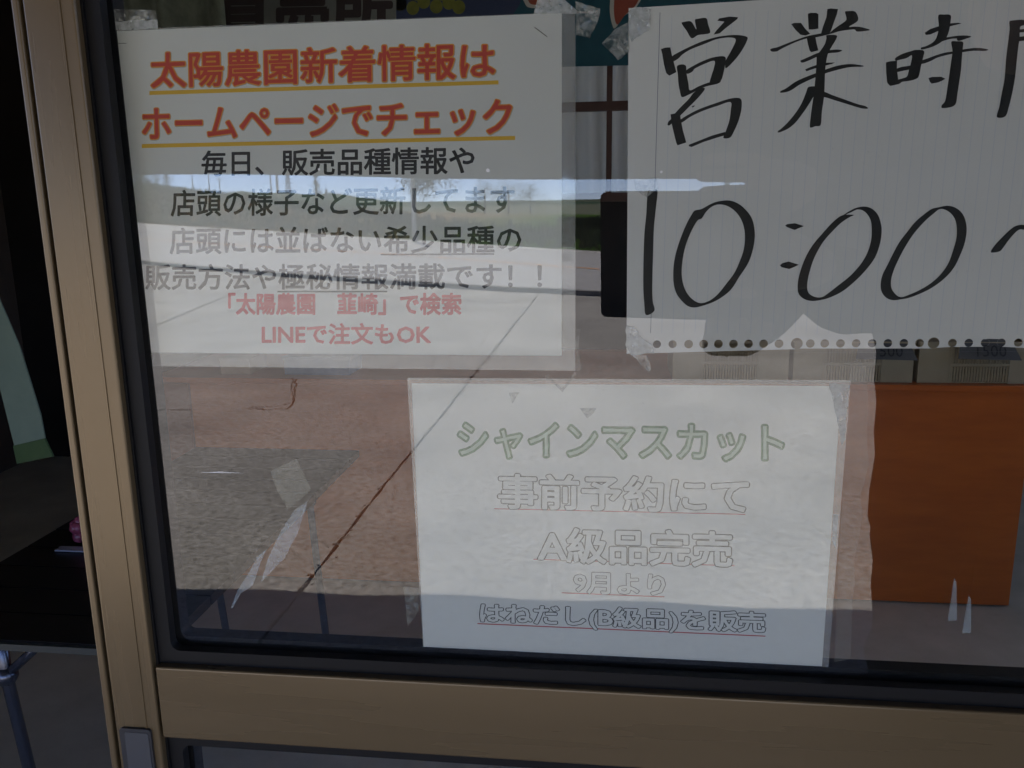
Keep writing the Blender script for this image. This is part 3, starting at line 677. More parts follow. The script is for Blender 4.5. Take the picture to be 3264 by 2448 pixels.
tape([(2012, 1128), (2062, 1132), (2078, 1178), (2066, 1186), (2040, 1160)], TAPE, 'crumpled tail of tape hanging under the bottom left corner of the opening hours sheet', jag=3)
tape([(1836, 1050), (1850, 1046), (1846, 1110), (1852, 1180), (1836, 1182)], GLUE, 'bristly glue line right of the red-headed notice', jag=3, name='glue_mark')
tape([(1735, 1200), (1745, 1192), (1790, 1240), (1830, 1188), (1836, 1196), (1794, 1250)], GLUE, 'brushy v-shaped glue mark between the two laminated notices', jag=2, name='glue_mark')
tape([(1622, 1252), (1655, 1250), (1632, 1288)], GLUE, 'small wedge of glue near the top of the grape sale notice', name='glue_mark', jag=1)
tape([(1848, 1302), (1902, 1300), (1888, 1322), (1872, 1334)], GLUE, 'pointed curl of glue under the top edge of the grape sale notice', name='glue_mark', jag=1)
tape([(2642, 1222), (2708, 1226), (2700, 1300), (2694, 1400), (2684, 1420), (2660, 1300)], TAPEM, 'milky tape at the top right corner of the grape sale notice', jag=2)
tape([(2655, 1640), (2672, 1640), (2664, 1750), (2652, 1720)], TAPEM, 'narrow tape halfway down the right edge of the grape sale notice', jag=1)
tape([(1286, 1870), (1338, 1872), (1336, 1945), (1300, 2000)], GLUE, 'faint upright tape at the lower left of the grape sale notice', jag=1)
tape([(982, 1597), (948, 1702), (907, 1779), (830, 1858), (856, 1775), (897, 1690), (940, 1624)], STREAK, 'long bluish tape shard slanting left of the grape sale notice', jag=1)
tape([(850, 1750), (830, 1795), (806, 1866), (766, 1893), (742, 1940), (734, 1940), (757, 1881), (797, 1820), (818, 1775)], STREAK, 'shorter bluish tape shard below the long slanting one', jag=1)
tape([(862, 1502), (945, 1462), (992, 1560), (918, 1626), (882, 1560)], PALE, 'pale tilted square of tape above the slanting shards', jag=1)
tape([(3041, 1842), (3049, 1858), (3050, 1978), (3021, 1979), (3033, 1900)], STREAK, 'pale pointed sliver of painted paving reflection over the orange counter, left of two', jag=0)  # paints the sunlit paving reflected between the person's legs
tape([(3088, 1898), (3096, 1912), (3095, 2018), (3067, 2018), (3078, 1950)], STREAK, 'pale pointed sliver of painted paving reflection over the orange counter, right of two', jag=0)  # second painted sliver of that reflected paving
WAVY = sheet_mat('reflection_edge_film', (.5, .46, .42), .12, scale=50, alow=.05)  # faint pale film painting the doubled edge of the reflected silhouette
tape([(2712, 1150), (2742, 1146), (2764, 1200), (2768, 1290), (2763, 1400), (2770, 1480), (2752, 1550), (2742, 1580), (2749, 1640), (2740, 1700), (2722, 1780), (2726, 1850), (2716, 1925), (2712, 2100), (2660, 2110), (2672, 1800), (2690, 1500)], WAVY, 'wavy-edged strip of painted reflection along the right side of the grape sale notice')
tape([(632, 1506), (700, 1503.5), (782, 1508), (700, 1507.5)], mat('scratch_white', (.75, .75, .75), .5), 'thin white scratch across the glass at lower left', name='scratch', y=-.00002)
DROP = mat('dried_white_drop', (.8, .8, .8), .6)
for (x, y, r), lb in zip([(1555, 543, 5.5), (1017, 540, 4), (2108, 548, 4)], ['white speck after the first black line of the red-headed notice', 'white speck on the first black line of the red-headed notice', 'white speck left on the opening hours sheet']):
    a = at(x, y, -.0002)
    tag(MB().prism(circle(a.x, a.z, r/4700, 12), -.0002, -.00002).build('dried_drop', DROP), lb, 'speck', 'white specks on the glass')

# ================================================================== INSIDE THE SHOP
YC = 2.2
cz = at(3000, 1226, YC).z; cx0 = at(503, 1210, YC).x; cx1 = at(3250, 1640, YC).x; cxa = at(600, 1210, YC).x
def orange():
    m = noisy('varnished_orange_plywood', [(.3, (.46, .098, .013)), (.7, (.66, .152, .020))], 2.5, 6, .3, .5, stretch=(1, 1, 5)); return m
ORG = orange(); REDW = noisy('red_brown_post', [(.3, (.20, .06, .03)), (.7, (.30, .09, .045))], 4, 5, .5)
ct = thing('counter', 'long sales counter clad in orange-brown plywood behind the door', 'counter', ((cx0+cx1)/2, YC, 0))
bz = at(3000, 1932, YC).z
MB().box((cxa+.004, YC, max(.01, bz)), (cx1, YC+.02, cz-.022)).build('front_board', ORG, ct)
MB().box((cx0, YC-.01, .01), (cxa, YC+.03, cz-.022)).build('end_post', REDW, ct)
MB().box((cx0-.02, YC-.012, cz-.02), (cx1+.02, YC+.62, cz)).build('worktop', ORG, ct, bevel=.002)
MB().box((cx1-.03, YC+.022, .01), (cx1, YC+.6, cz-.022)).build('end_panel', DWOOD, ct)
# crates on the counter
CRM = noisy('cream_crate_plastic', [(.3, (.34, .27, .16)), (.7, (.42, .34, .21))], 6, 4, .45)
TAGM = mat('price_card_grey', (.10, .098, .09), .7)
pitch = .39; cw = .375; ch = at(3000, 1130, YC).z-cz+.03
def crate(cx, label):
    r = thing('produce_crate', label, 'crate', (cx, YC+.02, cz), 'cream crates along the counter')
    x0 = cx-cw/2; y0 = YC+.02; y1 = y0+.26
    g0, g1 = cx-.0875, cx+.0875
    MB().box((x0, y0, cz+.001), (g0, y0+.004, cz+ch)).build('front_panel', CRM, r); MB().box((g1, y0, cz+.001), (x0+cw, y0+.004, cz+ch)).build('front_panel', CRM, r)
    MB().box((x0, y1, cz+.001), (x0+cw, y1+.004, cz+ch)).build('back_panel', CRM, r)
    MB().box((x0, y0+.004, cz+.001), (x0+.004, y1, cz+ch)).build('side_panel', CRM, r)
    MB().box((x0+cw-.004, y0+.004, cz+.001), (x0+cw, y1, cz+ch)).build('side_panel', CRM, r)
    MB().box((x0+.004, y0+.004, cz+.001), (x0+cw-.004, y1, cz+.005)).build('base', CRM, r)
    s0 = MB().box((-.0022, 0, 0), (.0022, .004, ch-.012)).mesh('slat')
    for i in range(20):
        s = link('slat', s0, CRM); s.parent = r; s.location = (g0+.004+i*.0088-cx, 0, .002)
    MB().box((g0, y0-.001, cz+ch*.45), (g1, y0+.005, cz+ch*.45+.008)).build('grille_bar', CRM, r)
    MB().box((x0-.003, y0-.004, cz+ch-.0), (x0+cw+.003, y0+.008, cz+ch+.008)).build('rim', CRM, r)
    for i in range(2): MB().box((g0-.006 if i == 0 else g1, y0-.002, cz+.001), (g0 if i == 0 else g1+.006, y0+.005, cz+ch)).build('upright', CRM, r)
c0 = at(3130, 1190, YC).x
names = ['rightmost cream slatted crate seen under the opening hours sheet', 'second cream slatted crate from the right, just right of the grape sale notice', 'cream crate on the counter behind the grape sale notice corner',
         'cream crate on the counter mostly behind the grape sale notice', 'cream crate on the counter above the middle of the shards', 'cream crate on the counter right of the blue box', 'cream crate nearest the red-brown end post']
for i, nm in enumerate(names):
    if i > 2: continue
    crate(c0-pitch*i, nm)
for i, x in enumerate((c0+.01, c0-pitch+.04)):
    p = at(3160 if i == 0 else 2830, 1140, YC-.02)
    r = thing('price_card', ['dark grey price card leaning on the rightmost crate', 'dark grey price card leaning on the crate second from the right'][i], 'price card', (p.x, YC-.0, p.z), 'price cards on the crates')
    x0, x1 = p.x-.095, p.x+.095; zb = p.z-.006
    MB().face([(x0, YC-.012, zb+.0), (x1, YC-.012, zb-.004), (x1-.03, YC+.03, zb+.07), (x0+.02, YC+.03, zb+.07)]).build('card', TAGM, r)
    V, Fc, _ = text_parts('1500', 0); mb = MB()
    for f in Fc:
        mb.face([(p.x-.05+V[k][0]*.05, YC-.013+V[k][1]*.03*.62-.0006, zb+.008+V[k][1]*.05) for k in f])
    mb.build('lettering', BLK, r)
bx = at(985, 1180, YC).x
r = thing('blue_box', 'small pale blue box on the counter left of the crates', 'box', (bx, YC+.05, cz))
MB().box((bx-.11, YC+.05, cz+.001), (bx+.13, YC+.2, cz+.055)).build('box_body', noisy('pale_blue_card', [(.3, (.10, .17, .24)), (.7, (.20, .28, .36))], 30, 4, .6), r)
MB().box((bx-.115, YC+.045, cz+.0555), (bx+.135, YC+.205, cz+.066)).build('lid', mat('box_lid_blue', (.25, .32, .38), .6), r)

bx = at(730, 1180, YC).x
r = thing('tan_box', 'low tan cardboard box on the counter left of the blue box', 'box', (bx, YC+.05, cz))
MB().box((bx-.055, YC+.05, cz+.001), (bx+.055, YC+.2, cz+.05)).build('box_body', noisy('tan_cardboard', [(.3, (.42, .27, .15)), (.7, (.52, .34, .20))], 20, 4, .8), r)
MB().box((bx-.058, YC+.047, cz+.0505), (bx+.058, YC+.203, cz+.058)).build('lid', mat('tan_lid', (.48, .32, .19), .8), r)
# table with grapes by the left side of the door
tz = .70
tx0 = -1.15; tx1 = -.68; ty0, ty1 = .53, 1.57
GLB = mat('glossy_black_slat', (.014, .011, .010), .3, 0, .3)
STL = mat('steel_tube', (.10, .105, .13), .25, .8)
tb = thing('display_table', 'black slatted folding table with steel tube legs inside the door', 'table', ((tx0+tx1)/2, (ty0+ty1)/2, 0))
ns = 12; dw = (ty1-ty0)/ns
sl0 = MB().box((tx0, 0, 0), (tx1, dw-.004, .018)).mesh('slat')
sl0.transform(Matrix.Translation((-(tx0+tx1)/2, 0, 0)))
for i in range(ns):
    s = link('slat', sl0, GLB); s.parent = tb; s.location = (0, ty0+i*dw+.002-(ty0+ty1)/2, tz-.018+random.uniform(-.0008, .0008))
MB().box((tx0, ty0-.008, tz-.013), (tx1, ty0+.0005, tz-.002)).build('edge_strip', mat('dull_metal_edge', (.05, .055, .05), .4, .4), tb)
for (x, y) in ((at(20, 2150, .62).x, .62), (tx1-.06, .62), (tx0+.06, ty1-.1), (tx1-.12, ty1-.08)):
    j = (x, y, at(20, 2152, .62).z); ff = (x+(.03 if x < -.9 else .02), y+.02, .02)
    lg = MB().tube([(x, y, tz-.02), j, ff], .010, 12).build('leg', STL, tb, smooth=True)
    MB().ball(j, .019).build('joint', STL, lg, smooth=True)
    MB().tube([ff, (ff[0], ff[1], .005)], .019, 12).build('foot', RUB, lg)
    sx_ = 1 if x < -.9 else -1
    MB().tube([j, (x+sx_*.11, y, tz-.024)], .008, 10).build('brace', STL, tb, smooth=True)
GRP = noisy('pink_grape_skin', [(.3, (.16, .03, .06)), (.7, (.42, .10, .16))], 40, 3, .25, .5)
gp = at(270, 1790, .93)
gx, gy, gz = gp.x+.035, .93, tz
gr_ = thing('grape_bunch', 'bunch of pink grapes on the black table at the door edge', 'grapes', (gx, gy, gz+.001))
g0 = MB().ball((0, 0, 0), .0125, 12, 8).mesh('grape', True)
for i in range(46):
    a = random.uniform(0, 6.28); t = random.random(); rr = .052*math.sqrt(random.random())
    s = link('grape', g0, GRP); s.parent = gr_; s.location = (rr*math.cos(a), rr*math.sin(a)*.8, .013+t*.075*(1-(rr/.056)**2)); s.scale = [random.uniform(.85, 1.1)]*3
MB().tube([(gx, gy, gz+.07), (gx+.01, gy, gz+.11), (gx+.03, gy, gz+.12)], .003, 6).build('stalk', mat('grape_stalk', (.12, .10, .03), .7), gr_)
p = at(235, 1828, .86)
r = thing('card_holder', 'thin white card edge in front of the grape bunch', 'card holder', (p.x, .86, tz))
MB().box((p.x-.03, .855, tz+.001), (p.x+.08, .875, tz+.004)).build('holder_base', mat('clear_holder', (.3, .3, .34), .2), r)
MB().box((p.x-.03, .853, p.z-.003), (p.x+.08, .8545, p.z+.0015)).build('card_edge', mat('white_card_edge', (.8, .8, .85), .4), r)

# curtains and green cloth banner at the far left
def drape(name, x0, x1, z0, z1, y, m, label, cat, amp=.025, nf=6, parent=None, taper=0, group=None):
    mb = MB(); nx, nz = nf*10, 12
    for j in range(nz+1):
        for i in range(nx+1):
            u = i/nx; v = j/nz
            x = lerp(x0, x1, u) + taper*(1-v); mb.v.append((x, y+amp*math.sin(u*nf*2*math.pi+.6*math.sin(v*3)+1.3*math.sin(u*11)), lerp(z0, z1, v)))
    for j in range(nz):
        for i in range(nx):
            a = j*(nx+1)+i; mb.f.append((a, a+1, a+nx+2, a+nx+1))
    o = mb.build(name, m, parent, smooth=True)
    if label: tag(o, label, cat, group)
    sm = o.modifiers.new('s', 'SOLIDIFY'); sm.thickness = .002
    return o
DC = noisy('dark_green_black_curtain_fabric', [(.3, (.07, .08, .058)), (.7, (.14, .155, .115))], 30, 4, .9, .1)
drape('dark_curtain', -1.6, -1.02, .95, 2.1, 1.72, DC, 'heavy dark curtain hanging in folds left of the door', 'curtain', .03, 5)
p0, p1 = at(-60, 900, .8), at(165, 1480, .8)
MG = noisy('pale_green_cloth', [(.3, (.13, .175, .14)), (.7, (.165, .215, .17))], 12, 5, .9, .1); MGD = noisy('dark_green_cloth', [(.3, (.05, .085, .04)), (.7, (.07, .11, .05))], 12, 5, .9, .1)
gbn = thing('green_banner', 'pale green cloth banner with darker green hem, far left inside the door', 'banner', (at(60, 1300, .8).x, .8, at(60, 1300, .8).z))
bt = [at(-260, 400, .8), at(-60, 820, .8), at(60, 1100, .8), at(128, 1320, .8), at(143, 1397, .8), at(45, 1420, .8), at(-10, 1200, .8), at(-320, 700, .8)]
MB().prism([(q.x, q.z) for q in bt], .8, .803).build('cloth', MG, gbn)
bt = [at(143, 1398, .8), at(170, 1455, .8), at(55, 1478, .8), at(42, 1421, .8)]
MB().prism([(q.x, q.z) for q in bt], .799, .803).build('hem', MGD, gbn)
bt = [at(64, 1101, .803), at(100, 1160, .803), at(150, 1400, .803), at(143, 1400, .803), at(128, 1320, .803)]
# ---- hanging shop banners near the ceiling
YB = 2.4
def bq(px, py, y=YB): q = at(px, py, y); return (q.x, q.z)
GB = noisy('faded_grey_banner_cloth', [(.3, (.15, .16, .145)), (.7, (.19, .20, .18))], 8, 5, .9, .1)
TB = noisy('teal_banner_cloth', [(.3, (.012, .06, .085)), (.7, (.02, .085, .115))], 8, 5, .8, .1)
b1 = thing('shop_banner', 'faded grey hanging banner with three heavy dark characters', 'banner', at(900, 60, YB))
MB().prism([bq(612, 330), bq(1262, 320), bq(1262, -400), bq(612, -380)], YB, YB+.003).build('cloth', GB, b1)
LET = mat('maroon_black_print', (.022, .012, .012), .8)
V, Fc, E_ = text_parts('直売所', 0)
x0 = min(v[0] for v in V); x1 = max(v[0] for v in V); y0 = min(v[1] for v in V); y1 = max(v[1] for v in V)
C = [at(690, -45, YB), at(1246, -54, YB), at(1246, 116, YB), at(690, 130, YB)]; mb = MB(); k = 0
def mpb(x, y, d):
    u = (x-x0)/(x1-x0); v = (y-y0)/(y1-y0); q = (C[3]*(1-u)+C[2]*u)*(1-v)+(C[0]*(1-u)+C[1]*u)*v; return (q.x, YB-d, q.z)
for f in Fc: mb.face([mpb(*V[i], .001) for i in f])
for a, b in E_:
    L = math.hypot(V[b][0]-V[a][0], V[b][1]-V[a][1]); k += 1
    if L < 1e-6: continue
    w = .035; nx_, ny_ = -(V[b][1]-V[a][1])/L*w, (V[b][0]-V[a][0])/L*w; dj = .00105+(k % 19)*.00001
    mb.face([mpb(V[a][0]+nx_, V[a][1]+ny_, dj), mpb(V[a][0]-nx_, V[a][1]-ny_, dj), mpb(V[b][0]-nx_, V[b][1]-ny_, dj), mpb(V[b][0]+nx_, V[b][1]+ny_, dj)])
    mb.face([mpb(V[a][0]+w*math.cos(t*1.047), V[a][1]+w*math.sin(t*1.047), dj+.0002) for t in range(6)])
mb.build('lettering', LET, b1)
b2 = thing('picture_banner', 'dark teal hanging banner with red shapes and yellow-green grapes', 'banner', at(1800, 60, YB))
MB().prism([bq(1263, 225), bq(2100, 205), bq(2900, 190), bq(2900, -400), bq(1263, -400)], YB+.004, YB+.007).build('cloth', TB, b2)
YG = noisy('yellow_green_print', [(.3, (.09, .10, .01)), (.7, (.16, .17, .02))], 20, 4, .8)
WP = mat('off_white_print', (.42, .42, .38), .8); RP = mat('brick_red_print', (.26, .05, .025), .8)
k = 0
for (x, y) in ((1275, 12), (1315, 25), (1350, 5), (1390, 20), (1430, 8), (1462, 22), (1330, -20), (1410, -20)):
    k += 1; q = at(x, y, YB); MB().prism(circle(q.x, q.z, .022, 18), YB+.0038-k*.0001, YB+.0039-k*.0001+.0001).build('printed_grape', YG, b2)
def shape(px, m, d, name): MB().prism(smooth_loop([bq(x, y) for x, y in px], 5), YB+.0035-d, YB+.0036-d).build(name, m, b2)
shape([(1950, -60), (1945, 0), (1944, 40), (1952, 80), (1962, 88), (1990, 50), (2030, 20), (2060, -60)], WP, 0, 'printed_outline')
shape([(1966, -60), (1958, 0), (1958, 50), (1968, 78), (1990, 50), (2030, 10), (2050, -60)], RP, .0004, 'printed_shape')
shape([(1660, -50), (1672, 8), (1690, 24), (1730, 20), (1790, -10), (1800, -60)], WP, 0, 'printed_outline')
shape([(1675, -50), (1684, 2), (1700, 14), (1726, 10), (1780, -20), (1790, -60)], RP, .0004, 'printed_shape')
NV = mat('navy_print', (.015, .03, .08), .8)
shape([(1264, -90), (1262, 20), (1268, 60), (1500, 50), (1620, 60), (1640, -60)], NV, -.0002, 'printed_ground')

# ---- window at the back: brown lattice, white curtain lit from behind
MUL = noisy('brown_lattice_wood', [(.3, (.05, .018, .012)), (.7, (.09, .032, .02))], 8, 5, .5)
wn_ = thing('back_window', 'dark brown lattice window with white curtain at the back of the shop', 'window', ((WX0+WX1)/2, 3.56, WZ0))
vx = at(1942, 400, 3.5).x; vz = at(1920, 338, 3.5).z; vw = .026
fx = [vx+.41*k for k in range(-3, 4) if WX0+.02 < vx+.41*k < WX1-.02]
MB().box((WX0, 3.5, WZ0), (WX0+.04, 3.56, WZ1)).box((WX1-.04, 3.5, WZ0), (WX1, 3.56, WZ1)).box((WX0+.04, 3.5, WZ0), (WX1-.04, 3.56, WZ0+.04)).box((WX0+.04, 3.5, WZ1-.04), (WX1-.04, 3.56, WZ1)).build('frame', MUL, wn_)
for x in fx: MB().box((x-vw/2, 3.505, WZ0+.04), (x+vw/2, 3.53, WZ1-.04)).build('lattice_bar', MUL, wn_)
for z in (vz,):
    if z > WZ0+.06: MB().box((WX0+.04, 3.498, z-.021), (WX1-.04, 3.532, z+.021)).build('lattice_bar', MUL, wn_)
MB().box((WX0+.04, 3.545, WZ0+.04), (WX1-.04, 3.549, WZ1-.04)).build('glass', glass_mat('back_window_glass', 1.6), wn_)
cm = bpy.data.materials.new('white_net_curtain'); cm.use_nodes = True; cm.node_tree.nodes.clear()
o_ = ND(cm, 'ShaderNodeOutputMaterial'); d_ = ND(cm, 'ShaderNodeBsdfDiffuse'); d_.inputs[0].default_value = (.86, .80, .76, 1); t_ = ND(cm, 'ShaderNodeBsdfTranslucent'); t_.inputs[0].default_value = (.80, .74, .68, 1)
x_ = ND(cm, 'ShaderNodeMixShader'); x_.inputs[0].default_value = .45; LK(cm, d_.outputs[0], x_.inputs[1]); LK(cm, t_.outputs[0], x_.inputs[2]); LK(cm, x_.outputs[0], o_.inputs[0])
drape('back_curtain', WX0-.02, WX1+.02, WZ0-.02, WZ1+.02, 3.66, cm, 'white gathered curtain behind the lattice window', 'curtain', .034, 19)

# ================================================================== OUTDOORS, SEEN IN THE GLASS
# levee beyond the road
LEV = mat('levee_grass', (.1, .1, .05), 1, 0, 0); b = LEV.node_tree.nodes['Principled BSDF']
v = coords(LEV); nA = ND(LEV, 'ShaderNodeTexNoise', Scale=.9, Detail=9, Roughness=.7); LK(LEV, v, nA.inputs['Vector'])
dry = ramp(LEV, nA.outputs[0], [(.3, (.13, .10, .05)), (.7, (.30, .22, .13))]); gre = ramp(LEV, nA.outputs[0], [(.3, (.02, .055, .008)), (.7, (.085, .18, .025))])
sx3 = ND(LEV, 'ShaderNodeSeparateXYZ'); g3 = ND(LEV, 'ShaderNodeNewGeometry'); LK(LEV, g3.outputs['Position'], sx3.inputs[0])
nB = ND(LEV, 'ShaderNodeTexNoise', Scale=.12, Detail=4); LK(LEV, v, nB.inputs['Vector'])
mm = ND(LEV, 'ShaderNodeMath', operation='MULTIPLY_ADD'); LK(LEV, nB.outputs[0], mm.inputs[0]); mm.inputs[1].default_value = 16; LK(LEV, sx3.outputs[0], mm.inputs[2])
mr = ND(LEV, 'ShaderNodeMapRange'); mr.inputs[1].default_value = -8; mr.inputs[2].default_value = 4; LK(LEV, mm.outputs[0], mr.inputs[0])
mx = ND(LEV, 'ShaderNodeMix', data_type='RGBA'); LK(LEV, mr.outputs[0], mx.inputs[0]); LK(LEV, dry, mx.inputs[6]); LK(LEV, gre, mx.inputs[7]); LK(LEV, mx.outputs[2], b.inputs['Base Color'])
bp = ND(LEV, 'ShaderNodeBump', Strength=1, Distance=.3); LK(LEV, nA.outputs[0], bp.inputs['Height']); LK(LEV, bp.outputs[0], b.inputs['Normal'])
fl = resample(farr, 90); outer = []
mb = MB(); ROWS = [0, 1.5, 3.5, 6, 9, 12, 16, 24, 40, 80, 160, 320]
def crest(x): return max(.15, min(5.2, .25 + (-x)*.075)) if x < 0 else .15
nrm = Vector((-.45, -.89))
for (x, y) in fl:
    for d in ROWS:
        s = min(1, d/12); s = s*s*(3-2*s)
        mb.v.append((x+nrm.x*d, y+nrm.y*d, -.02 + crest(x)*s + (.12*math.sin(x*1.7+d)+.1*math.sin(x*.6+d*.8))*min(1, d/4)*(.3+crest(x)*.2)))
w = len(ROWS)
for i in range(len(fl)-1):
    for j in range(w-1):
        a = i*w+j; mb.f.append((a, a+w, a+w+1, a+1))
tag(mb.build('levee', LEV, smooth=True), kind='structure')
# grass tufts along the levee
mb = MB(); GRA = noisy('dry_and_green_grass_blades', [(.35, (.16, .13, .06)), (.6, (.07, .13, .03))], .3, 3, .9, .1)
for k in range(9000):
    i = random.randrange(len(fl)-1); t = random.random(); d = random.uniform(.2, 15); x = lerp(fl[i][0], fl[i+1][0], t); y = lerp(fl[i][1], fl[i+1][1], t)
    s = min(1, d/12); s = s*s*(3-2*s); z = -.05+crest(x)*s; hh = random.uniform(.15, .5)*(1.5 if d > 10 else 1); a = random.uniform(0, 3.14)
    X, Y = x+nrm.x*d, y+nrm.y*d
    for q in range(3):
        a += 1.1; dx, dy = math.cos(a)*.06, math.sin(a)*.06
        mb.face([(X-dx, Y-dy, z), (X+dx, Y+dy, z), (X+random.uniform(-.15, .15), Y+random.uniform(-.15, .15), z+hh)])
tag(mb.build('levee_tufts', GRA), 'tufts of dry and green grass on the levee', 'grass', kind='stuff')
# hills
mb = MB(); HIL = noisy('distant_wooded_hill', [(.3, (.05, .085, .06)), (.7, (.08, .12, .085))], .004, 6, 1, 0)
NH = 160
for i in range(NH+1):
    a = math.radians(lerp(150, 300, i/NH)); rr = 3600
    az_ = math.degrees(a); hgt = (58+14*math.sin(i*.37)+9*math.sin(i*.81+1)+5*math.sin(i*1.93))*max(.06, min(1, (262-az_)/14))
    for (q, z) in ((rr-700, -5), (rr-250, hgt*.55), (rr, max(20, hgt)), (rr+800, -5)): mb.v.append((q*math.cos(a), q*math.sin(a), z))
for i in range(NH):
    for j in range(3): a = i*4+j; mb.f.append((a, a+4, a+5, a+1))
tag(mb.build('hills', HIL, smooth=True), kind='structure')
# trees and shrubs
LEAF = noisy('dark_tree_leaves', [(.3, (.03, .055, .018)), (.7, (.075, .12, .04))], 2, 4, .8, .2); LEAF2 = noisy('light_shrub_leaves', [(.3, (.07, .11, .03)), (.7, (.13, .19, .06))], 2, 4, .8, .2)
BARK = noisy('tree_bark', [(.3, (.06, .045, .035)), (.7, (.12, .095, .07))], 8, 5, .9)
def tree(pos, h, wd, label, m, n=900,  cone=False, group=None, kind='tree'):
    r = thing(kind, label, 'shrub' if kind == 'shrub' else 'tree', pos, group); x, y, z = pos
    t = MB().tube([(x, y, z-.3), (x+.02*h, y, z+h*.35), (x-.01*h, y, z+h*.8)], [h*.035, h*.022, h*.006], 8)
    for k in range(5):
        a = k*1.3; t.tube([(x, y, z+h*(.25+.1*k)), (x+math.cos(a)*wd*.3, y+math.sin(a)*wd*.3, z+h*(.4+.1*k))], [h*.012, h*.004], 6)
    t.build('trunk', BARK, r)
    cl = []
    for k in range(16):
        a = random.uniform(0, 6.28); u = random.uniform(.18, 1); rad = wd*.5*((1-u)*.95+.05 if cone else math.sin(math.pi*min(.93, u*.85+.12)))*.75
        cl.append((x+math.cos(a)*rad*random.random()**.5, y+math.sin(a)*rad*random.random()**.5, z+h*u*.92, wd*random.uniform(.12, .24)*(.6 if cone else 1)))
    mb = MB()
    for k in range(int(n*2.4)):
        cx_, cy_, cz_, cr = random.choice(cl); d = Vector((random.gauss(0, 1), random.gauss(0, 1), random.gauss(0, .8))).normalized()*cr*random.uniform(.4, 1.1)
        p = Vector((cx_, cy_, cz_))+d; s = h*random.uniform(.010, .022); u1 = Vector((random.gauss(0, 1), random.gauss(0, 1), random.gauss(0, 1))).normalized(); u2 = u1.orthogonal().normalized()
        mb.face([p-u1*s, p-u2*s*.6, p+u1*s, p+u2*s*.6])
    mb.build('crown', m, r)
def base(px, dist, z): q = far(px, 650, dist); return (q.x, q.y, z)
tree(base(1320, 75, 1.2), 5.6, 8.0, 'broad dark tree reflected behind the roadside post', LEAF, 1800)
tree(base(1010, 130, 2.0), 4.6, 3.6, 'small pointed conifer beyond the levee', LEAF, 600, True)
tree(base(372, 60, 1.0), 7.5, 5, 'tall dark tree at the left end of the road', LEAF, 1400)
tree(base(455, 120, 3.2), 4.5, 8, 'light green shrub at the left end of the levee', LEAF2, 900, kind='shrub', group='shrubs on the levee crest')
tree(base(510, 125, 3.2), 3.4, 6, 'lower light green shrub right of the first on the levee', LEAF2, 700, kind='shrub', group='shrubs on the levee crest')
tree(base(410, 110, 3.0), 5, 7, 'tall light green shrub beside the leaning pole', LEAF2, 800, kind='shrub', group='shrubs on the levee crest')
tree(base(1545, 90, .8), 3.4, 5, 'round shrub low on the right of the levee', LEAF, 700, kind='shrub', group='shrubs on the levee crest')
tree(base(1690, 110, .6), 3.6, 7, 'wide shrub where the levee meets the field', LEAF2, 700, kind='shrub', group='shrubs on the levee crest')
tree(base(1620, 100, .6), 3.8, 6, 'shrub between the round one and the wide one', LEAF, 700, kind='shrub', group='shrubs on the levee crest')
# low hedge bank in the green field
mb = MB()
for k in range(2600):
    px = random.uniform(1780, 2500); q = far(px, 690+random.uniform(-3, 3), 40+random.uniform(-1, 1)); s = random.uniform(.08, .2)
    p = Vector((q.x, q.y, random.uniform(.05, .7))); u1 = Vector((random.gauss(0, 1), random.gauss(0, 1), random.gauss(0, 1))).normalized(); u2 = u1.orthogonal()
    mb.face([p-u1*s, p-u2*s*.6, p+u1*s, p+u2*s*.6])
tag(mb.build('hedge_leaves', LEAF), 'low dark hedge along the green field', 'hedge', kind='stuff')
# poles
CP = noisy('pale_concrete_pole', [(.3, (.45, .45, .43)), (.7, (.6, .6, .57))], 3, 4, .8)
def pole(pos, h, r0, label, arms=1, top=None, grp='utility poles beyond the road', nm='utility_pole'):
    x, y, z = pos; r = thing(nm, label, 'pole', pos, grp)
    t = top or (x, y); MB().tube([(x, y, z-.3), (t[0], t[1], z+h)], [r0, r0*.7], 12).build('shaft', CP, r, smooth=True)
    for k in range(arms):
        MB().box((t[0]-.9, t[1]-.04, z+h-.5-.7*k), (t[0]+.9, t[1]+.04, z+h-.42-.7*k)).build('crossarm', STL, r)
        for s in (-.8, 0, .8): MB().tube([(t[0]+s, t[1], z+h-.42-.7*k), (t[0]+s, t[1], z+h-.2-.7*k)], .05, 8).build('insulator', CP, r)
g = gnd(1322, 770); pole((g.x, g.y, 0), 7, .10, 'white post standing at the far road edge', 0, nm='roadside_post', grp=None)
g = gnd(428, 706); tp = far(404, 560, 118); pole((g.x, g.y, .0), 9, .26, 'pale leaning pole at the left end of the levee', 0, top=(g.x-1.2, g.y))
q = base(2316, 34, 0); pole(q, 7, .11, 'pole in the field beside the tablet reflection', 1)
for px, dist, h, lb in ((442, 210, 9.5, 'leftmost distant utility pole'), (503, 170, 10.5, 'utility pole with crossarms above the levee shrubs'), (620, 260, 12, 'distant utility pole left of the paired thin poles'), (672, 240, 8, 'short distant utility pole over the levee'),
                        (705, 250, 6.8, 'shortest distant utility pole over the levee'), (867, 190, 12, 'left pole of the tall pair over the levee'), (887, 120, 8, 'right pole of the tall pair over the levee')):
    pole(base(px, dist, 3.0), h, .16, lb, 1)
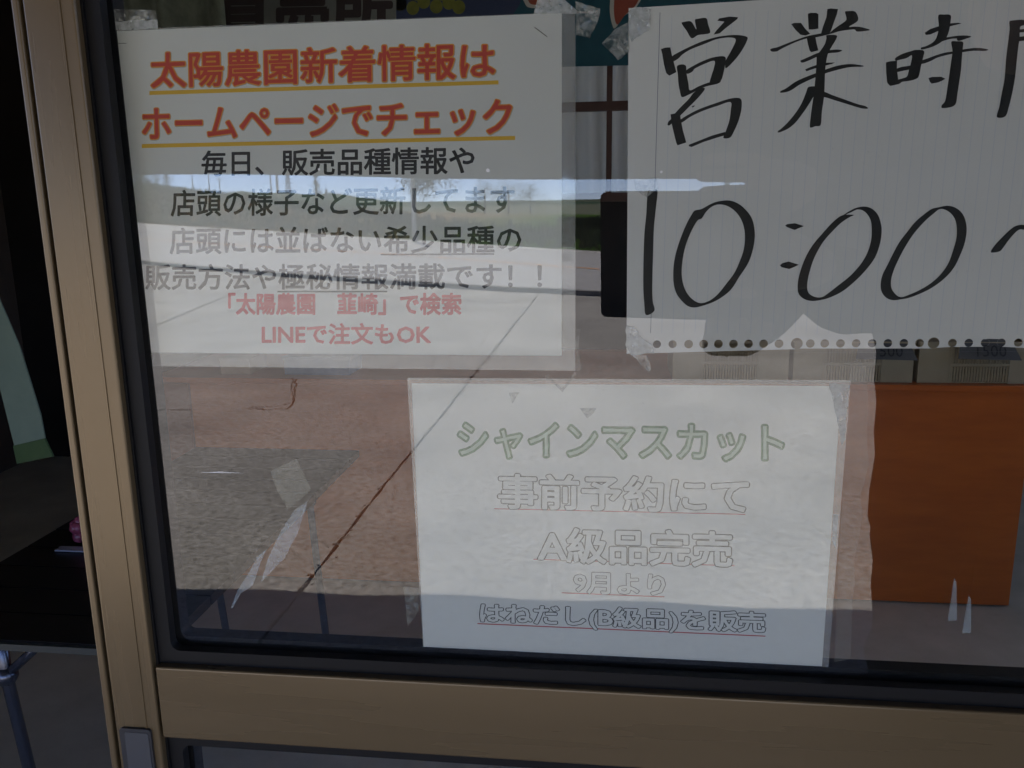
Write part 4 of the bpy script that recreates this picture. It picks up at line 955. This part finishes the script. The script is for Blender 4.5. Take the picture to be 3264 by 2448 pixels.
def pylon(px, dist, h, label):
    x, y, z = base(px, dist, 0); r = thing('lattice_pylon', label, 'pylon', (x, y, z), 'lattice pylons on the skyline'); mb = MB(); w0, w1 = h*.09, h*.02
    C4 = [(-1, -1), (1, -1), (1, 1), (-1, 1)]
    for a, b in C4: mb.tube([(x+a*w0, y+b*w0, z-.5), (x+a*w1, y+b*w1, z+h)], .35, 5)
    for k in range(7):
        for q in range(4):
            u, v_ = k/7, (k+1)/7; wa, wb = lerp(w0, w1, u), lerp(w0, w1, v_); a, b = C4[q]; c_, d_ = C4[(q+1) % 4]
            mb.tube([(x+a*wa, y+b*wa, z+h*u), (x+c_*wb, y+d_*wb, z+h*v_)], .2, 4)
    mb.build('tower', STL, r)
    for k, s in enumerate((.95, .84, .73)): MB().box((x-h*.13, y-.3, z+h*s), (x+h*.13, y+.3, z+h*s+.5)).build('crossarm', STL, r)
pylon(536, 900, 38, 'left lattice pylon on the skyline'); pylon(921, 800, 32, 'middle lattice pylon on the skyline'); pylon(1042, 1200, 26, 'small right lattice pylon on the skyline')

# ---- the photographer with a tablet, seen only as a dark reflection
def skin(name, verts, edges, radii, m, parent, sub=2, root=0):
    me = bpy.data.meshes.new(name); me.from_pydata(verts, edges, []); o = link(name, me, m, parent)
    sk = o.modifiers.new('skin', 'SKIN'); sk.use_smooth_shade = True
    for i, r in enumerate(radii): me.skin_vertices[0].data[i].radius = (r, r) if not isinstance(r, tuple) else r
    me.skin_vertices[0].data[root].use_root = True
    ss = o.modifiers.new('sub', 'SUBSURF'); ss.levels = sub; ss.render_levels = sub
    return o
def mir(px, py, y):            # outdoor point at depth y whose reflection shows there
    p = at(px, py, y); return Vector((p.x, -y, p.z))
CLO = noisy('dark_navy_clothes', [(.3, (.012, .012, .016)), (.7, (.022, .022, .028))], 12, 4, .9, .1)
SKN = mat('skin', (.36, .21, .15), .5)
per = thing('person', 'person in dark clothes holding up a tablet in front of the door', 'person', (.72, -1.0, 0))
px_ = .672
V_ = [(px_, -1.02, .93), (px_, -1.02, 1.08), (px_, -1.03, 1.25), (px_, -1.03, 1.38), (px_, -1.02, 1.47), (px_, -1.0, 1.56),
      (px_-.17, -1.0, 1.36), tuple(mir(2805, 955, .95)), (.27, -.66, 1.26),            # left arm to the tablet
      (px_-.10, -1.04, 1.40), (.40, -.80, 1.315), (.235, -.62, 1.352),            # right arm across
      (px_-.08, -1.02, .84), (px_-.078, -1.0, .48), (px_-.115, -1.03, .08), (px_-.12, -.92, .04),
      (px_+.08, -1.02, .84), (px_+.078, -1.0, .48), (px_+.115, -1.03, .08), (px_+.12, -.92, .04)]
E1 = [(0, 1), (1, 2), (2, 3), (3, 4), (4, 5), (3, 6), (6, 7), (7, 8), (3, 9), (9, 10), (10, 11), (0, 12), (12, 13), (13, 14), (14, 15), (0, 16), (16, 17), (17, 18), (18, 19)]
R1 = [(.19, .12), (.215, .12), (.25, .12), (.16, .09), .055, .05,   .095, .10, .05, .08, .07, .045, .11, .088, .05, .045, .11, .088, .05, .045]
bd = skin('body', V_, E1, R1, CLO, per)
tx = bpy.data.textures.new('fold', 'CLOUDS'); tx.noise_scale = .09; dm = bd.modifiers.new('folds', 'DISPLACE'); dm.texture = tx; dm.strength = .045; dm.mid_level = .5
hd = MB().ball((px_, -1.0, 1.66), .098, 20, 14, (.82, .98, 1.22)); hd.ball((px_, -.905, 1.645), .016, 8, 6, (1, 1.3, 1.4)); hd.ball((px_-.083, -1.0, 1.655), .022, 8, 6, (.4, .8, 1.4)); hd.ball((px_+.083, -1.0, 1.655), .022, 8, 6, (.4, .8, 1.4))
hd.build('head', SKN, per, smooth=True)
for s in (-1, 1): MB().ball((px_+s*.032, -.915, 1.675), .011, 8, 6).build('eye', mat('eye', (.05, .04, .035), .2), per, smooth=True)
MB().ball((px_, -.914, 1.60), .02, 8, 6, (1.2, .4, .35)).build('mouth', mat('lips', (.35, .12, .10), .5), per, smooth=True)
MB().ball((px_, -1.02, 1.69), .108, 20, 14, (.86, .98, 1.1)).build('hair', mat('black_hair', (.01, .01, .01), .5), per, smooth=True)
def hand(c, sgn, name_l):
    c = Vector(c); vs_, es, rs = [tuple(c+Vector((.05, -.01, 0))), tuple(c), tuple(c+Vector((-.035, .004, 0)))], [(0, 1), (1, 2)], [.026, .034, .03]
    for k in range(4):
        b = c+Vector((-.04, .008, .030-.020*k)); i = len(vs_); L = (.036, .042, .040, .032)[k]
        vs_ += [tuple(b), tuple(b+Vector((-L, .012, 0))), tuple(b+Vector((-L*1.7, .004, 0)))]; es += [(2, i), (i, i+1), (i+1, i+2)]; rs += [.010, .009, .0075]
    i = len(vs_); vs_ += [tuple(c+Vector((-.01, -.02, sgn*.035))), tuple(c+Vector((-.045, -.03, sgn*.042)))]; es += [(1, i), (i, i+1)]; rs += [.012, .009]
    skin(name_l, vs_, es, rs, SKN, per, 1)
hand((.245, -.575, 1.265), 1, 'hand'); hand((.215, -.565, 1.372), -1, 'hand')
# hand supporting the lower edge of the tablet
hb = mir(2330, 1110, .565); vs_ = [(hb.x+.06, -.62, hb.z+.03), (hb.x+.03, -.60, hb.z+.012), (hb.x, -.585, hb.z)]; es = [(0, 1), (1, 2)]; rs = [.022, .024, .022]
for k in range(4):
    i = len(vs_); bx_ = hb.x+.030-.020*k
    vs_ += [(bx_, -.57, hb.z), (bx_, -.545, hb.z+.018), (bx_, -.54, hb.z+.045)]; es += [(2, i), (i, i+1), (i+1, i+2)]; rs += [.010, .009, .008]
i = len(vs_); vs_ += [(hb.x-.01, -.60, hb.z+.03), (hb.x-.02, -.60, hb.z+.06)]; es += [(2, i), (i, i+1)]; rs += [.012, .009]
skin('hand', vs_, es, rs, SKN, per, 1)
q1 = mir(2440, 1000, .66); q2 = mir(2560, 810, .80); skin('sleeve', [(hb.x+.02, -.60, hb.z+.008), tuple(q1), tuple(q2), (px_-.12, -.98, 1.34)], [(0, 1), (1, 2), (2, 3)], [.030, .042, .065, .08], CLO, per, 1)
# tablet: its back faces the door, the lens of this picture sits in its corner
M = Matrix((RT, UP, -FW)).transposed().to_4x4(); M.translation = EYE
tab = thing('tablet', 'black tablet held up with its back to the door', 'tablet', EYE - FW*-.0)
tm = MB(); o_ = rrect(-.016, -.155, .218, .013, .008)
tm.prism(o_, 0, 0)
tm = MB(); n = len(o_)
tm.v = [tuple(M @ Vector((x, y, .004))) for x, y in o_] + [tuple(M @ Vector((x, y, .013))) for x, y in o_]
tm.f = [tuple(range(n)), tuple(reversed(range(n, 2*n)))] + [(i, n+i, n+(i+1) % n, (i+1) % n) for i in range(n)]
tm.build('case', mat('black_tablet_case', (.006, .006, .007), .5), tab)
q = [M @ Vector((.012, -.045, .0036)), M @ Vector((.012, -.075, .0036))]
MB().tube(q, .0022, 8).build('clip', STL, tab)
MB().tube([M @ Vector((.004, -.045, .0036)), M @ Vector((.020, -.045, .0036))], .003, 8).build('clip_head', STL, tab)
bpy.context.view_layer.update()
